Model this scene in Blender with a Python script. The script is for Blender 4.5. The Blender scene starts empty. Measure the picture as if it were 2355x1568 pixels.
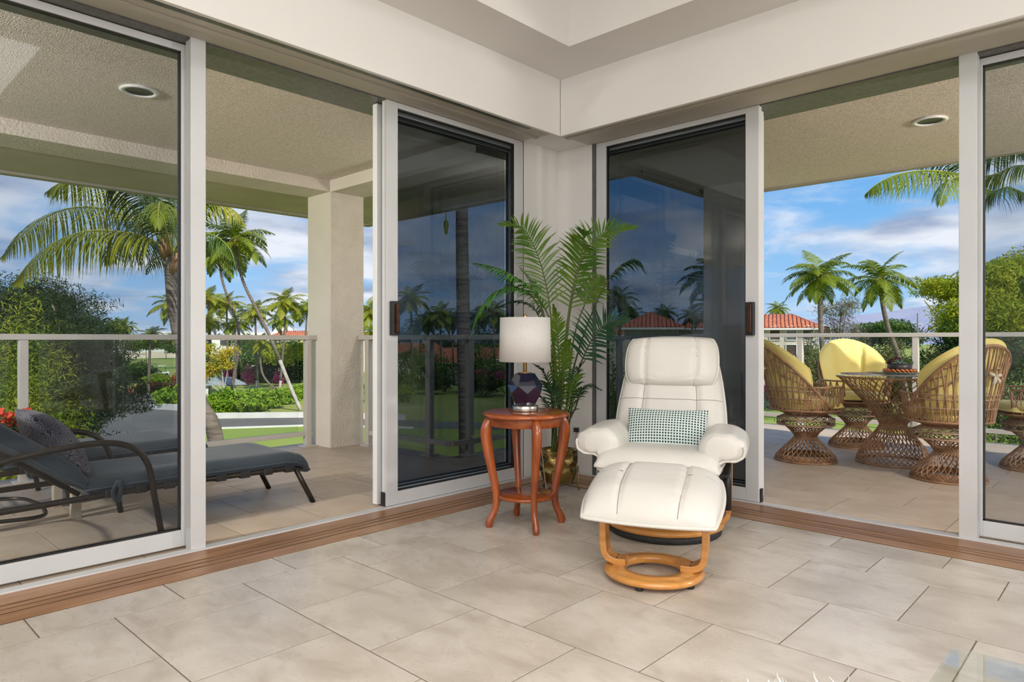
import bpy, math, random
import numpy as np
from mathutils import Vector, Matrix, Quaternion

# ------------------------------------------------------------------ camera, sky, sun, fill lights, exposure
SC = bpy.context.scene
COL = SC.collection
YAW = math.radians(43.2)
CAM_Z = 1.06
cam_d = bpy.data.cameras.new('camera'); cam = bpy.data.objects.new('camera', cam_d); COL.objects.link(cam)
cam.location = (0, 0, CAM_Z); cam.rotation_euler = (math.pi/2, 0, YAW)
cam_d.sensor_width = 36; cam_d.lens = 24.0; cam_d.shift_y = -4/2355; cam_d.clip_end = 20000; cam_d.clip_start = 0.05
SC.camera = cam
SC.view_settings.view_transform = 'Standard'; SC.view_settings.look = 'None'
SC.view_settings.gamma = 1.0; SC.view_settings.use_curve_mapping = False
SC.view_settings.exposure = 0.0
SC.cycles.max_bounces = 8; SC.cycles.diffuse_bounces = 4; SC.cycles.glossy_bounces = 4
SC.cycles.transmission_bounces = 4; SC.cycles.transparent_max_bounces = 24
SC.cycles.caustics_reflective = False; SC.cycles.caustics_refractive = False
SC.cycles.sample_clamp_indirect = 6.0

def make_world():
    w = bpy.data.worlds.new('sky'); SC.world = w; w.use_nodes = True
    t = w.node_tree; n = t.nodes; l = t.links; n.clear()
    out = n.new('ShaderNodeOutputWorld'); bg = n.new('ShaderNodeBackground'); l.new(bg.outputs[0], out.inputs[0])
    tc = n.new('ShaderNodeTexCoord'); sep = n.new('ShaderNodeSeparateXYZ'); l.new(tc.outputs['Generated'], sep.inputs[0])
    ramp = n.new('ShaderNodeValToRGB'); l.new(sep.outputs['Z'], ramp.inputs[0])
    e = ramp.color_ramp.elements
    e[0].position = 0.0; e[0].color = (0.46, 0.66, 0.90, 1)
    e[1].position = 0.75; e[1].color = (0.05, 0.20, 0.60, 1)
    for p, c in ((0.06, (0.36, 0.62, 0.93, 1)), (0.16, (0.21, 0.50, 0.90, 1)), (0.32, (0.12, 0.36, 0.80, 1))):
        a = e.new(p); a.color = c
    # clouds on a flat layer: direction / height
    zc = n.new('ShaderNodeMath'); zc.operation = 'MAXIMUM'; l.new(sep.outputs['Z'], zc.inputs[0]); zc.inputs[1].default_value = 0.0
    za = n.new('ShaderNodeMath'); za.operation = 'ADD'; l.new(zc.outputs[0], za.inputs[0]); za.inputs[1].default_value = 0.16
    inv = n.new('ShaderNodeMath'); inv.operation = 'DIVIDE'; inv.inputs[0].default_value = 1.0; l.new(za.outputs[0], inv.inputs[1])
    sc = n.new('ShaderNodeVectorMath'); sc.operation = 'SCALE'; l.new(tc.outputs['Generated'], sc.inputs[0]); l.new(inv.outputs[0], sc.inputs['Scale'])
    mp = n.new('ShaderNodeMapping'); l.new(sc.outputs[0], mp.inputs[0]); mp.inputs['Location'].default_value = (3.1, 1.7, 0.4); mp.inputs['Scale'].default_value = (1, 1, 2.2)
    no = n.new('ShaderNodeTexNoise'); l.new(mp.outputs[0], no.inputs['Vector']); no.inputs['Scale'].default_value = 0.95
    no.inputs['Detail'].default_value = 8; no.inputs['Roughness'].default_value = 0.56; no.inputs['Distortion'].default_value = 0.35
    mr = n.new('ShaderNodeMapRange'); mr.interpolation_type = 'SMOOTHSTEP'; l.new(no.outputs['Fac'], mr.inputs[0])
    mr.inputs['From Min'].default_value = 0.41; mr.inputs['From Max'].default_value = 0.60
    n2 = n.new('ShaderNodeTexNoise'); l.new(mp.outputs[0], n2.inputs['Vector']); n2.inputs['Scale'].default_value = 1.9; n2.inputs['Detail'].default_value = 6
    cr = n.new('ShaderNodeValToRGB'); l.new(n2.outputs['Fac'], cr.inputs[0])
    ce = cr.color_ramp.elements
    ce[0].position = 0.36; ce[0].color = (0.34, 0.43, 0.62, 1); ce[1].position = 0.60; ce[1].color = (0.84, 0.89, 0.98, 1)
    mx = n.new('ShaderNodeMixRGB'); l.new(mr.outputs[0], mx.inputs[0]); l.new(ramp.outputs[0], mx.inputs[1]); l.new(cr.outputs[0], mx.inputs[2])
    l.new(mx.outputs[0], bg.inputs[0]); bg.inputs[1].default_value = 1.0
make_world()

SUN_EL, SUN_TURN = math.radians(41), math.radians(-15)      # turn: from +X towards -Y
sun_dir = Vector((math.cos(SUN_EL)*math.cos(SUN_TURN), math.cos(SUN_EL)*math.sin(SUN_TURN), math.sin(SUN_EL)))
sd = bpy.data.lights.new('sun', 'SUN'); sd.energy = 5.2; sd.color = (1.0, 0.93, 0.80); sd.angle = math.radians(0.6)
so = bpy.data.objects.new('sun', sd); COL.objects.link(so); so.rotation_euler = (-sun_dir).to_track_quat('-Z', 'Y').to_euler()
# added unseen fill lights: one in the tray, two on walls behind the camera
for nm, loc, rot, sx, sy, pw in (('tray_fill', (0.7, -0.3, 3.39), (0, 0, 0), 3.0, 3.4, 172),
                                 ('wall_fill', (1.2, -3.55, 2.1), (math.radians(84), 0, 0), 4.0, 1.2, 84),
                                 ('wall_fill', (3.55, -1.2, 2.1), (math.radians(84), 0, math.radians(90)), 4.0, 1.2, 84)):
    ld = bpy.data.lights.new(nm, 'AREA'); ld.shape = 'RECTANGLE'; ld.size = sx; ld.size_y = sy; ld.energy = pw; ld.color = (1.0, 0.985, 0.965)
    lo = bpy.data.objects.new(nm, ld); COL.objects.link(lo); lo.location = loc; lo.rotation_euler = rot

# ------------------------------------------------------------------ helpers
def at(u, v, d):
    """point that stands at distance d (along the view axis) and shows at pixel (u, v)"""
    k = (u - 1177.5)/1570
    sa, ca = math.sin(YAW), math.cos(YAW)
    return Vector((d*(-sa + k*ca), d*(ca + k*sa), CAM_Z - d*(v - 780)/1570))

def tag(o, label=None, cat=None, group=None, kind=None):
    if label: o['label'] = label
    if cat: o['category'] = cat
    if group: o['group'] = group
    if kind: o['kind'] = kind
    return o

def empty(name, loc=(0, 0, 0), rz=0.0, label=None, cat=None, group=None, kind=None):
    o = bpy.data.objects.new(name, None); COL.objects.link(o)
    o.location = loc; o.rotation_euler = (0, 0, rz); o.empty_display_size = 0.1
    return tag(o, label, cat, group, kind)

class MB:
    def __init__(s): s.V = []; s.F = []; s.M = []; s.S = []
    def add(s, verts, faces, mat=0, smooth=False):
        b = len(s.V); s.V.extend(tuple(map(float, v)) for v in verts)
        for f in faces: s.F.append([b+i for i in f]); s.M.append(mat); s.S.append(smooth)
        return s
    def box(s, a, b, mat=0, X=None):
        (x0, y0, z0), (x1, y1, z1) = a, b
        vs = [(x0,y0,z0),(x1,y0,z0),(x1,y1,z0),(x0,y1,z0),(x0,y0,z1),(x1,y0,z1),(x1,y1,z1),(x0,y1,z1)]
        if X is not None: vs = [X @ Vector(v) for v in vs]
        return s.add(vs, [(0,3,2,1),(4,5,6,7),(0,1,5,4),(1,2,6,5),(2,3,7,6),(3,0,4,7)], mat)
    def tube(s, pts, r, n=8, mat=0, closed=False, caps=True, sq=1.0):
        pts = [Vector(p) for p in pts]; m = len(pts)
        rr = [r]*m if not hasattr(r, '__len__') else list(r)
        vs = []; nrm = None
        for i, p in enumerate(pts):
            if closed: t = pts[(i+1) % m] - pts[i-1]
            else: t = pts[min(i+1, m-1)] - pts[max(i-1, 0)]
            t = t.normalized() if t.length > 1e-9 else Vector((0, 0, 1))
            if nrm is None:
                nrm = Vector((0, 0, 1)) if abs(t.z) < 0.9 else Vector((1, 0, 0))
            nrm = (nrm - t*nrm.dot(t)); nrm = nrm.normalized() if nrm.length > 1e-6 else t.orthogonal().normalized()
            bn = t.cross(nrm)
            for k in range(n):
                a = 2*math.pi*(k+0.5)/n
                vs.append(p + nrm*(rr[i]*math.cos(a)*sq) + bn*(rr[i]*math.sin(a)))
        fs = []
        for i in range(m if closed else m-1):
            j = (i+1) % m
            for k in range(n):
                k2 = (k+1) % n
                fs.append((i*n+k, j*n+k, j*n+k2, i*n+k2))
        s.add(vs, fs, mat, n > 4)
        if caps and not closed:
            b = len(s.V)-len(vs)
            s.F.append([b+k for k in range(n)]); s.M.append(mat); s.S.append(False)
            s.F.append([b+(m-1)*n+k for k in reversed(range(n))]); s.M.append(mat); s.S.append(False)
        return s
    def lathe(s, prof, n=32, c=(0, 0, 0), mat=0, smooth=True, close=False):
        vs = []; m = len(prof)
        for r, z in prof:
            for k in range(n):
                a = 2*math.pi*k/n
                vs.append((c[0]+r*math.cos(a), c[1]+r*math.sin(a), c[2]+z))
        fs = []
        for i in range(m if close else m-1):
            j = (i+1) % m
            for k in range(n):
                k2 = (k+1) % n; fs.append((i*n+k, i*n+k2, j*n+k2, j*n+k))
        return s.add(vs, fs, mat, smooth)
    def prism(s, poly, z0, z1, mat=0):
        n = len(poly)
        vs = [(x, y, z0) for x, y in poly]+[(x, y, z1) for x, y in poly]
        fs = [tuple(reversed(range(n))), tuple(range(n, 2*n))]+[(i, (i+1) % n, n+(i+1) % n, n+i) for i in range(n)]
        return s.add(vs, fs, mat)
    def grid(s, P, mat=0, smooth=True, closed_u=False, flip=False):
        ny, nx = len(P), len(P[0]); vs = [p for row in P for p in row]; fs = []
        for j in range(ny-1):
            for i in range(nx if closed_u else nx-1):
                i2 = (i+1) % nx
                f = (j*nx+i, j*nx+i2, (j+1)*nx+i2, (j+1)*nx+i)
                fs.append(f[::-1] if flip else f)
        return s.add(vs, fs, mat, smooth)
    def build(s, name, mats, parent=None, bevel=0, seg=2, subsurf=0):
        me = bpy.data.meshes.new(name); me.from_pydata(s.V, [], s.F)
        for m in (mats if isinstance(mats, (list, tuple)) else [mats]): me.materials.append(m)
        me.polygons.foreach_set('material_index', s.M); me.polygons.foreach_set('use_smooth', s.S); me.update()
        return link(me, name, parent, bevel, seg, subsurf)

def link(me, name, parent=None, bevel=0, seg=2, subsurf=0):
    o = bpy.data.objects.new(name, me); COL.objects.link(o)
    if parent is not None: o.parent = parent
    if bevel:
        b = o.modifiers.new('bevel', 'BEVEL'); b.width = bevel; b.segments = seg; b.limit_method = 'ANGLE'
    if subsurf:
        m = o.modifiers.new('subdivision', 'SUBSURF'); m.levels = subsurf; m.render_levels = subsurf
    return o

def fast(name, V, F, mats, mi=None, smooth=False):
    """mesh from numpy arrays of vertices (n,3) and equal-sized faces (m,k)"""
    V = np.asarray(V, dtype=np.float32); F = np.asarray(F, dtype=np.int32); m, k = F.shape
    me = bpy.data.meshes.new(name); me.vertices.add(len(V)); me.vertices.foreach_set('co', V.ravel())
    me.loops.add(m*k); me.loops.foreach_set('vertex_index', F.ravel())
    me.polygons.add(m); me.polygons.foreach_set('loop_start', np.arange(0, m*k, k, dtype=np.int32))
    for x in (mats if isinstance(mats, (list, tuple)) else [mats]): me.materials.append(x)
    if mi is not None: me.polygons.foreach_set('material_index', np.asarray(mi, dtype=np.int32))
    if smooth: me.polygons.foreach_set('use_smooth', np.ones(m, dtype=bool))
    me.update(calc_edges=True); me.validate(); return me

def copy_tree(o, parent=None):
    c = o.copy(); COL.objects.link(c)
    if parent is not None: c.parent = parent
    for ch in o.children: copy_tree(ch, c)
    return c

def spline(pts, n):
    """Catmull-Rom through the points, n samples"""
    P = [Vector(p) for p in pts]
    if len(P) == 2: return [P[0].lerp(P[1], i/(n-1)) for i in range(n)]
    Q = [P[0]*2-P[1]]+P+[P[-1]*2-P[-2]]; out = []
    for i in range(n):
        t = i/(n-1)*(len(P)-1); k = min(int(t), len(P)-2); f = t-k
        a, b, c, d = Q[k:k+4]
        out.append(0.5*((2*b)+(c-a)*f+(2*a-5*b+4*c-d)*f*f+(3*b-a-3*c+d)*f**3))
    return out

# ------------------------------------------------------------------ materials
def M(name, col, rough=0.5, metal=0.0, var=None, bump=None, spec=0.5, coat=0.0, sheen=0.0, stretch=None, perobj=0.0, trans=0.0, emit=None, subs=None):
    m = bpy.data.materials.new(name); m.use_nodes = True; t = m.node_tree; n = t.nodes; l = t.links
    b = n['Principled BSDF']; b.inputs['Base Color'].default_value = (*col, 1); b.inputs['Roughness'].default_value = rough
    b.inputs['Metallic'].default_value = metal; b.inputs['Specular IOR Level'].default_value = spec
    b.inputs['Coat Weight'].default_value = coat; b.inputs['Coat Roughness'].default_value = 0.12; b.inputs['Sheen Weight'].default_value = sheen
    if emit: b.inputs['Emission Color'].default_value = (*emit[0], 1); b.inputs['Emission Strength'].default_value = emit[1]
    src = None
    if var or bump or perobj:
        tc = n.new('ShaderNodeTexCoord'); src = tc.outputs['Object']
        if perobj:
            oi = n.new('ShaderNodeObjectInfo'); sc = n.new('ShaderNodeVectorMath'); sc.operation = 'SCALE'
            sc.inputs[0].default_value = (37.0, 17.0, 53.0); l.new(oi.outputs['Random'], sc.inputs['Scale'])
            ad = n.new('ShaderNodeVectorMath'); l.new(src, ad.inputs[0]); l.new(sc.outputs[0], ad.inputs[1]); src = ad.outputs[0]
        if stretch:
            mp = n.new('ShaderNodeMapping'); mp.inputs['Scale'].default_value = stretch; l.new(src, mp.inputs[0]); src = mp.outputs[0]
    if var:
        c2, scale, detail = var[:3]; lo, hi = var[3] if len(var) > 3 else (0.35, 0.65)
        no = n.new('ShaderNodeTexNoise'); no.inputs['Scale'].default_value = scale; no.inputs['Detail'].default_value = detail; l.new(src, no.inputs['Vector'])
        mr = n.new('ShaderNodeMapRange'); mr.inputs['From Min'].default_value = lo; mr.inputs['From Max'].default_value = hi; l.new(no.outputs['Fac'], mr.inputs[0])
        mx = n.new('ShaderNodeMixRGB'); mx.inputs[1].default_value = (*col, 1); mx.inputs[2].default_value = (*c2, 1); l.new(mr.outputs[0], mx.inputs[0])
        o = mx.outputs[0]
        if perobj:
            hs = n.new('ShaderNodeHueSaturation'); l.new(o, hs.inputs['Color'])
            vr = n.new('ShaderNodeMapRange'); l.new(oi.outputs['Random'], vr.inputs[0]); vr.inputs['To Min'].default_value = 1-perobj; vr.inputs['To Max'].default_value = 1+perobj
            l.new(vr.outputs[0], hs.inputs['Value']); o = hs.outputs[0]
        l.new(o, b.inputs['Base Color'])
    if bump:
        scale, strength, dist = bump
        nb = n.new('ShaderNodeTexNoise'); nb.inputs['Scale'].default_value = scale; nb.inputs['Detail'].default_value = 3; l.new(src, nb.inputs['Vector'])
        bp = n.new('ShaderNodeBump'); bp.inputs['Strength'].default_value = strength; bp.inputs['Distance'].default_value = dist
        l.new(nb.outputs['Fac'], bp.inputs['Height']); l.new(bp.outputs[0], b.inputs['Normal'])
    if trans:      # thin leaf: part of the light passes through
        td = n.new('ShaderNodeBsdfTranslucent'); mxs = n.new('ShaderNodeMixShader'); mxs.inputs[0].default_value = trans
        td.inputs['Color'].default_value = (*[min(1, c*1.5) for c in col], 1)
        if var: l.new(o, td.inputs['Color'])
        l.new(b.outputs[0], mxs.inputs[1]); l.new(td.outputs[0], mxs.inputs[2]); l.new(mxs.outputs[0], n['Material Output'].inputs[0])
    return m

def glass_mat(name, tint, refl=1.0, ior=1.45):
    """pane with two faces: each face tints by the root of TINT, and mirrors by Fresnel"""
    m = bpy.data.materials.new(name); m.use_nodes = True; t = m.node_tree; n = t.nodes; l = t.links; n.clear()
    out = n.new('ShaderNodeOutputMaterial'); tr = n.new('ShaderNodeBsdfTransparent'); gl = n.new('ShaderNodeBsdfGlossy')
    tr.inputs[0].default_value = (*[math.sqrt(c) for c in tint], 1); gl.inputs['Roughness'].default_value = 0.0
    gl.inputs['Color'].default_value = (refl, refl, refl, 1)
    fr = n.new('ShaderNodeFresnel'); ge = n.new('ShaderNodeNewGeometry'); io = n.new('ShaderNodeMapRange'); l.new(ge.outputs['Backfacing'], io.inputs[0])
    io.inputs['To Min'].default_value = ior; io.inputs['To Max'].default_value = 1/ior; l.new(io.outputs[0], fr.inputs[0])   # thin pane: both faces mirror alike
    mx = n.new('ShaderNodeMixShader'); l.new(fr.outputs[0], mx.inputs[0]); l.new(tr.outputs[0], mx.inputs[1]); l.new(gl.outputs[0], mx.inputs[2])
    l.new(mx.outputs[0], out.inputs[0]); return m

def tile_mat(name, c1, c2, c3, rough, vs):
    """stone-look tile: soft clouds, streaks and fine specks, shifted from tile to tile"""
    m = M(name, c1, rough, var=(c2, 3.0*vs, 7, (0.38, 0.70)), perobj=0.035, spec=0.45)
    t = m.node_tree; n = t.nodes; l = t.links; b = n['Principled BSDF']
    prev = b.inputs['Base Color'].links[0].from_socket
    src = [x for x in n if x.type == 'TEX_NOISE'][0].inputs['Vector'].links[0].from_socket
    mp = n.new('ShaderNodeMapping'); mp.inputs['Scale'].default_value = (1.0, 2.0, 1); l.new(src, mp.inputs[0])
    no = n.new('ShaderNodeTexNoise'); no.inputs['Scale'].default_value = 4.2*vs; no.inputs['Detail'].default_value = 9; no.inputs['Distortion'].default_value = 0.5; no.inputs['Roughness'].default_value = 0.65
    l.new(mp.outputs[0], no.inputs['Vector'])
    mr = n.new('ShaderNodeMapRange'); mr.inputs['From Min'].default_value = 0.50; mr.inputs['From Max'].default_value = 0.78; mr.inputs['To Max'].default_value = 0.80; l.new(no.outputs['Fac'], mr.inputs[0])
    mx = n.new('ShaderNodeMixRGB'); l.new(mr.outputs[0], mx.inputs[0]); l.new(prev, mx.inputs[1]); mx.inputs[2].default_value = (*c3, 1)
    l.new(mx.outputs[0], b.inputs['Base Color'])
    rr = n.new('ShaderNodeMapRange'); l.new(no.outputs['Fac'], rr.inputs[0]); rr.inputs['To Min'].default_value = rough-0.08; rr.inputs['To Max'].default_value = rough+0.12
    l.new(rr.outputs[0], b.inputs['Roughness']); return m

def wood_mat(name, c1, c2, rough, axis=0, scale=1.0, coat=0.0):
    s = [14*scale]*3; s[axis] = 1.2*scale
    return M(name, c1, rough, var=(c2, 2.0, 6, (0.3, 0.7)), stretch=tuple(s), coat=coat, perobj=0.06)

def roof_tile_mat(name):
    m = M(name, (0.62, 0.22, 0.11), 0.8, var=((0.36, 0.11, 0.06), 3, 5)); return m

W = {}
W['wall'] = M('wall_paint', (0.80, 0.78, 0.755), 0.7, var=((0.775, 0.755, 0.73), 1.2, 2), bump=(60, 0.04, 0.002))
W['ceil'] = M('ceiling_paint', (0.78, 0.76, 0.73), 0.75, var=((0.76, 0.74, 0.71), 1.0, 2))
W['frame'] = M('painted_frame', (0.655, 0.66, 0.67), 0.38, var=((0.615, 0.62, 0.63), 3, 2), spec=0.5)
W['frame_shaded'] = M('header_shaded', (0.52, 0.49, 0.43), 0.5, var=((0.49, 0.46, 0.40), 4, 2))  # shade on the header frame is put into this beige
W['black'] = M('black_rubber', (0.012, 0.012, 0.012), 0.45, var=((0.02, 0.02, 0.02), 20, 2))
W['track'] = M('dark_track', (0.10, 0.10, 0.095), 0.4, var=((0.14, 0.14, 0.13), 30, 2))
W['tint'] = glass_mat('tinted_glass', (0.66, 0.70, 0.74), ior=1.27)
W['screen'] = bpy.data.materials.new('insect_screen'); W['screen'].use_nodes = True
_t = W['screen'].node_tree; _t.nodes.clear(); _o = _t.nodes.new('ShaderNodeOutputMaterial'); _a = _t.nodes.new('ShaderNodeBsdfTransparent'); _b = _t.nodes.new('ShaderNodeBsdfDiffuse'); _m = _t.nodes.new('ShaderNodeMixShader')
_b.inputs[0].default_value = (0.02, 0.02, 0.022, 1); _m.inputs[0].default_value = 0.38; _t.links.new(_a.outputs[0], _m.inputs[1]); _t.links.new(_b.outputs[0], _m.inputs[2]); _t.links.new(_m.outputs[0], _o.inputs[0])
W['clear'] = glass_mat('balustrade_glass', (0.88, 0.93, 0.91))
W['table_glass'] = glass_mat('clear_glass', (0.86, 0.92, 0.89))
W['grout'] = M('grout', (0.20, 0.165, 0.13), 0.9, var=((0.16, 0.13, 0.10), 30, 3))
W['tile'] = tile_mat('travertine_tile', (0.655, 0.59, 0.515), (0.50, 0.435, 0.365), (0.38, 0.31, 0.245), 0.27, 1.0)
W['btile'] = tile_mat('balcony_tile', (0.50, 0.41, 0.32), (0.42, 0.335, 0.255), (0.37, 0.29, 0.21), 0.45, 1.3)
W['sillwood_y'] = wood_mat('sill_wood_long_y', (0.45, 0.245, 0.125), (0.27, 0.135, 0.065), 0.35, axis=1)
W['sillwood_x'] = wood_mat('sill_wood_long_x', (0.45, 0.245, 0.125), (0.27, 0.135, 0.065), 0.35, axis=0)
W['groove'] = M('groove_dark', (0.022, 0.016, 0.012), 0.7, var=((0.035, 0.025, 0.02), 20, 2))
W['stucco'] = M('stucco', (0.66, 0.60, 0.52), 0.9, var=((0.60, 0.545, 0.47), 5, 3), bump=(55, 0.75, 0.012))
W['stucco_ceiling'] = M('stucco_ceiling', (0.77, 0.695, 0.62), 0.9, var=((0.60, 0.535, 0.47), 70, 3, (0.42, 0.62)), bump=(110, 0.8, 0.008))
W['stucco_smooth'] = M('stucco_smooth', (0.74, 0.69, 0.63), 0.85, var=((0.70, 0.65, 0.59), 3, 2))
W['soffit_olive'] = M('overhang_paint', (0.54, 0.47, 0.40), 0.85, var=((0.49, 0.425, 0.36), 3, 3))
W['rail'] = M('rail_metal', (0.54, 0.515, 0.48), 0.42, var=((0.50, 0.475, 0.44), 5, 2))
W['white'] = M('white_plastic', (0.80, 0.80, 0.79), 0.35, var=((0.77, 0.77, 0.76), 10, 2))

# ------------------------------------------------------------------ the room
def S(name, mb, mats, parent=None, bevel=0):
    o = mb.build(name, mats, parent, bevel)
    if parent is None: o['kind'] = 'structure'
    return o

XL, YR = -3.12, 3.885            # inner edges of the wooden sills
SX, SY, SZ = -3.13, 3.845, 2.53  # faces and foot of the soffit
DX, DY = -3.50, 4.28             # front planes of the doors
ZC, ZT = 2.936, 3.42             # low ceiling, tray ceiling
RX, RY = 3.6, -3.6               # far sides of the room

floor = S('floor', MB().box((XL, RY, -0.12), (RX, YR, -0.0014)), W['grout'])
RNG = random.Random(4)
def tile(x0, x1, y0, y1, parent, mat, name='tile', cache={}, gap=0.005):
    w, h = round(x1-x0-gap, 3), round(y1-y0-gap, 3)
    if w < 0.02 or h < 0.02: return
    key = (w, h, mat.name)
    if key not in cache:
        b = 0.0006; hx, hy = w/2, h/2; vs = []; fs = []
        for z, i in ((-0.011, 0), (-b, 0), (0, b)):
            vs += [(-hx+i, -hy+i, z), (hx-i, -hy+i, z), (hx-i, hy-i, z), (-hx+i, hy-i, z)]
        for k in (0, 4):
            fs += [(k+i, k+(i+1) % 4, k+4+(i+1) % 4, k+4+i) for i in range(4)]
        fs.append((8, 9, 10, 11))
        me = bpy.data.meshes.new(name); me.from_pydata(vs, [], fs); me.materials.append(mat); me.update(); cache[key] = me
    o = bpy.data.objects.new(name, cache[key]); COL.objects.link(o); o.parent = parent
    o.location = ((x0+x1)/2, (y0+y1)/2, RNG.uniform(-0.0006, 0.0)); return o
def tile_rows(rows, x0, x1, step, phase0, parent, mat):
    """rows: [(ya, yb, phase)], running bond along x"""
    for ya, yb, ph in rows:
        k = math.floor((x0-ph)/step); x = ph+k*step
        while x < x1-1e-6:
            a, b = max(x, x0), min(x+step, x1)
            if b-a > 0.03: tile(a, b, ya, yb, parent, mat)
            x += step
rows = [(3.665, YR, -1.21), (3.37, 3.665, -0.957), (2.87, 3.37, -1.2), (2.365, 2.87, -0.95), (1.863, 2.365, -1.195), (1.362, 1.863, -0.95), (0.86, 1.362, -1.17), (0.36, 0.86, -0.92), (-0.14, 0.36, -1.17), (-0.64, -0.14, -0.92)]
tile_rows(rows, -2.885, 1.4, 0.4975, 0, floor, W['tile'])
y = 3.61
while y > -0.7:
    tile(XL, -2.885, max(y-0.4975, -0.7), y, floor, W['tile']); y -= 0.4985
tile(XL, -2.885, 3.61, YR, floor, W['tile'])

# wooden sills with three dark grooves
def sill(axis):
    base = MB()
    if axis == 'y':
        base.box((-3.47, RY, -0.03), (XL, 4.25, 0.0005)); o = S('trim_1', base, W['groove'])
        for a, b in ((-3.216, XL), (-3.270, -3.235), (-3.318, -3.288), (-3.47, -3.337)):
            y1 = 3.885 if b > -3.2 else 3.885+(abs(b)-3.12)
            MB().box((a, RY, -0.02), (b, min(y1, 4.24), 0.004)).build('board', W['sillwood_y'], o)
        return o
    base.box((-3.46, YR, -0.03), (RX, 4.26, 0.0006)); o = S('trim_2', base, W['groove'])
    for a, b in ((3.887, 3.985), (4.004, 4.037), (4.055, 4.085), (4.104, 4.26)):
        MB().box((-3.10-(a-3.885)*0.9, a, -0.02), (RX, b, 0.004)).build('board', W['sillwood_x'], o)
    return o
sill('y'); sill('x')
# pale door thresholds
S('trim_3', MB().box((-3.535, RY, -0.05), (-3.47, 3.86, 0.010)), W['frame'], bevel=0.003)
S('trim_4', MB().box((-3.17, 4.26, -0.05), (RX, 4.325, 0.010)), W['frame'], bevel=0.003)

# walls above the doors: deep soffit, slot for shades, header with shade in its colour
def header(axis):
    o = empty('wall_left' if axis == 'y' else 'wall_right', kind='structure')
    def bx(a0, a1, z0, z1, name, mat, s0=None, s1=None, bev=0):
        m = MB()
        if axis == 'y': m.box((a0, RY if s0 is None else s0, z0), (a1, 4.4 if s1 is None else s1, z1))
        else: m.box((-3.158 if s0 is None else s0, a0, z0), (RX if s1 is None else s1, a1, z1))
        return m.build(name, mat, o, bev)
    if axis == 'y':
        bx(-3.16, SX, SZ, ZC+0.3, 'soffit_face', W['wall'], s1=SY, bev=0.003)
        bx(-3.80, -3.16, 2.572, ZC+0.3, 'soffit_core', W['wall'])
        bx(-3.228, -3.162, 2.545, 2.575, 'shade_track', W['track'], s1=3.60)
        bx(-3.33, -3.228, 2.562, 2.58, 'header_strip', W['frame_shaded'], s1=3.84)
        bx(-3.37, -3.33, 2.552, 2.58, 'header_ridge', W['frame_shaded'], s1=3.84, bev=0.006)
        bx(-3.505, -3.37, 2.568, 2.58, 'header_board', W['frame_shaded'], s1=3.84)
        bx(-3.82, -3.508, 2.56, 2.60, 'door_head', W['track'], s1=3.86)
        bx(-3.90, -3.80, 2.60, ZC+0.5, 'outer_face', W['stucco'])
    else:
        bx(SY, 3.875, SZ, ZC+0.3, 'soffit_face', W['wall'], s0=SX, bev=0.003)
        bx(3.875, 4.60, 2.572, ZC+0.3, 'soffit_core', W['wall'])
        bx(3.877, 3.892, 2.550, 2.575, 'shade_track', W['track'], s0=-3.0)
        bx(3.892, 3.985, 2.562, 2.58, 'header_strip', W['frame_shaded'], s0=-3.2)
        bx(3.985, 4.03, 2.552, 2.58, 'header_ridge', W['frame_shaded'], s0=-3.2, bev=0.006)
        bx(4.03, 4.285, 2.568, 2.58, 'header_board', W['frame_shaded'], s0=-3.2)
        bx(4.288, 4.60, 2.56, 2.60, 'door_head', W['track'], s0=-3.17)
        bx(4.60, 4.70, 2.60, ZC+0.5, 'outer_face', W['stucco'])
    return o
hl = header('y'); hr = header('x')
S('wall_corner', MB().box((-3.56, 3.86, -0.05), (-3.50, 3.99, 2.60)).box((-3.80, 3.99, -0.05), (-3.50, 4.60, 2.60)).box((-3.50, 4.28, -0.05), (-3.29, 4.60, 2.60)).box((-3.29, 4.28, -0.05), (-3.17, 4.345, 2.60)), W['wall'])
S('wall_left_end', MB().box((-3.80, RY, -0.05), (-3.48, -1.2, 2.60)), W['wall'])
S('wall_right_end', MB().box((1.90, 4.26, -0.05), (RX, 4.60, 2.60)), W['wall'])
S('wall_back', MB().box((-3.8, RY-0.2, -0.1), (RX+0.2, RY, ZT)), W['wall'])
S('wall_far_right', MB().box((RX, RY, -0.1), (RX+0.2, 4.7, ZT)), W['wall'])
# ceiling: low border, raised tray
cl = MB()
T = (-2.729, RX-0.9, RY+0.9, 3.441)     # tray opening x0, x1, y0, y1
cl.box((SX-0.02, RY, ZC), (T[0], SY+0.02, ZC+0.05)).box((T[1], RY, ZC), (RX, SY+0.02, ZC+0.05))
cl.box((T[0], T[3], ZC), (T[1], SY+0.02, ZC+0.05)).box((T[0], RY, ZC), (T[1], T[2], ZC+0.05))
for a, b in (((T[0]-0.05, T[2]-0.05), (T[0], T[3]+0.05)), ((T[1], T[2]-0.05), (T[1]+0.05, T[3]+0.05)), ((T[0], T[3]), (T[1], T[3]+0.05)), ((T[0], T[2]-0.05), (T[1], T[2]))):
    cl.box((*a, ZC+0.05), (*b, ZT))
cl.box((-3.8, RY-0.2, ZT), (RX+0.2, 4.7, ZT+0.2))
S('ceiling', cl, W['ceil'])

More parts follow.
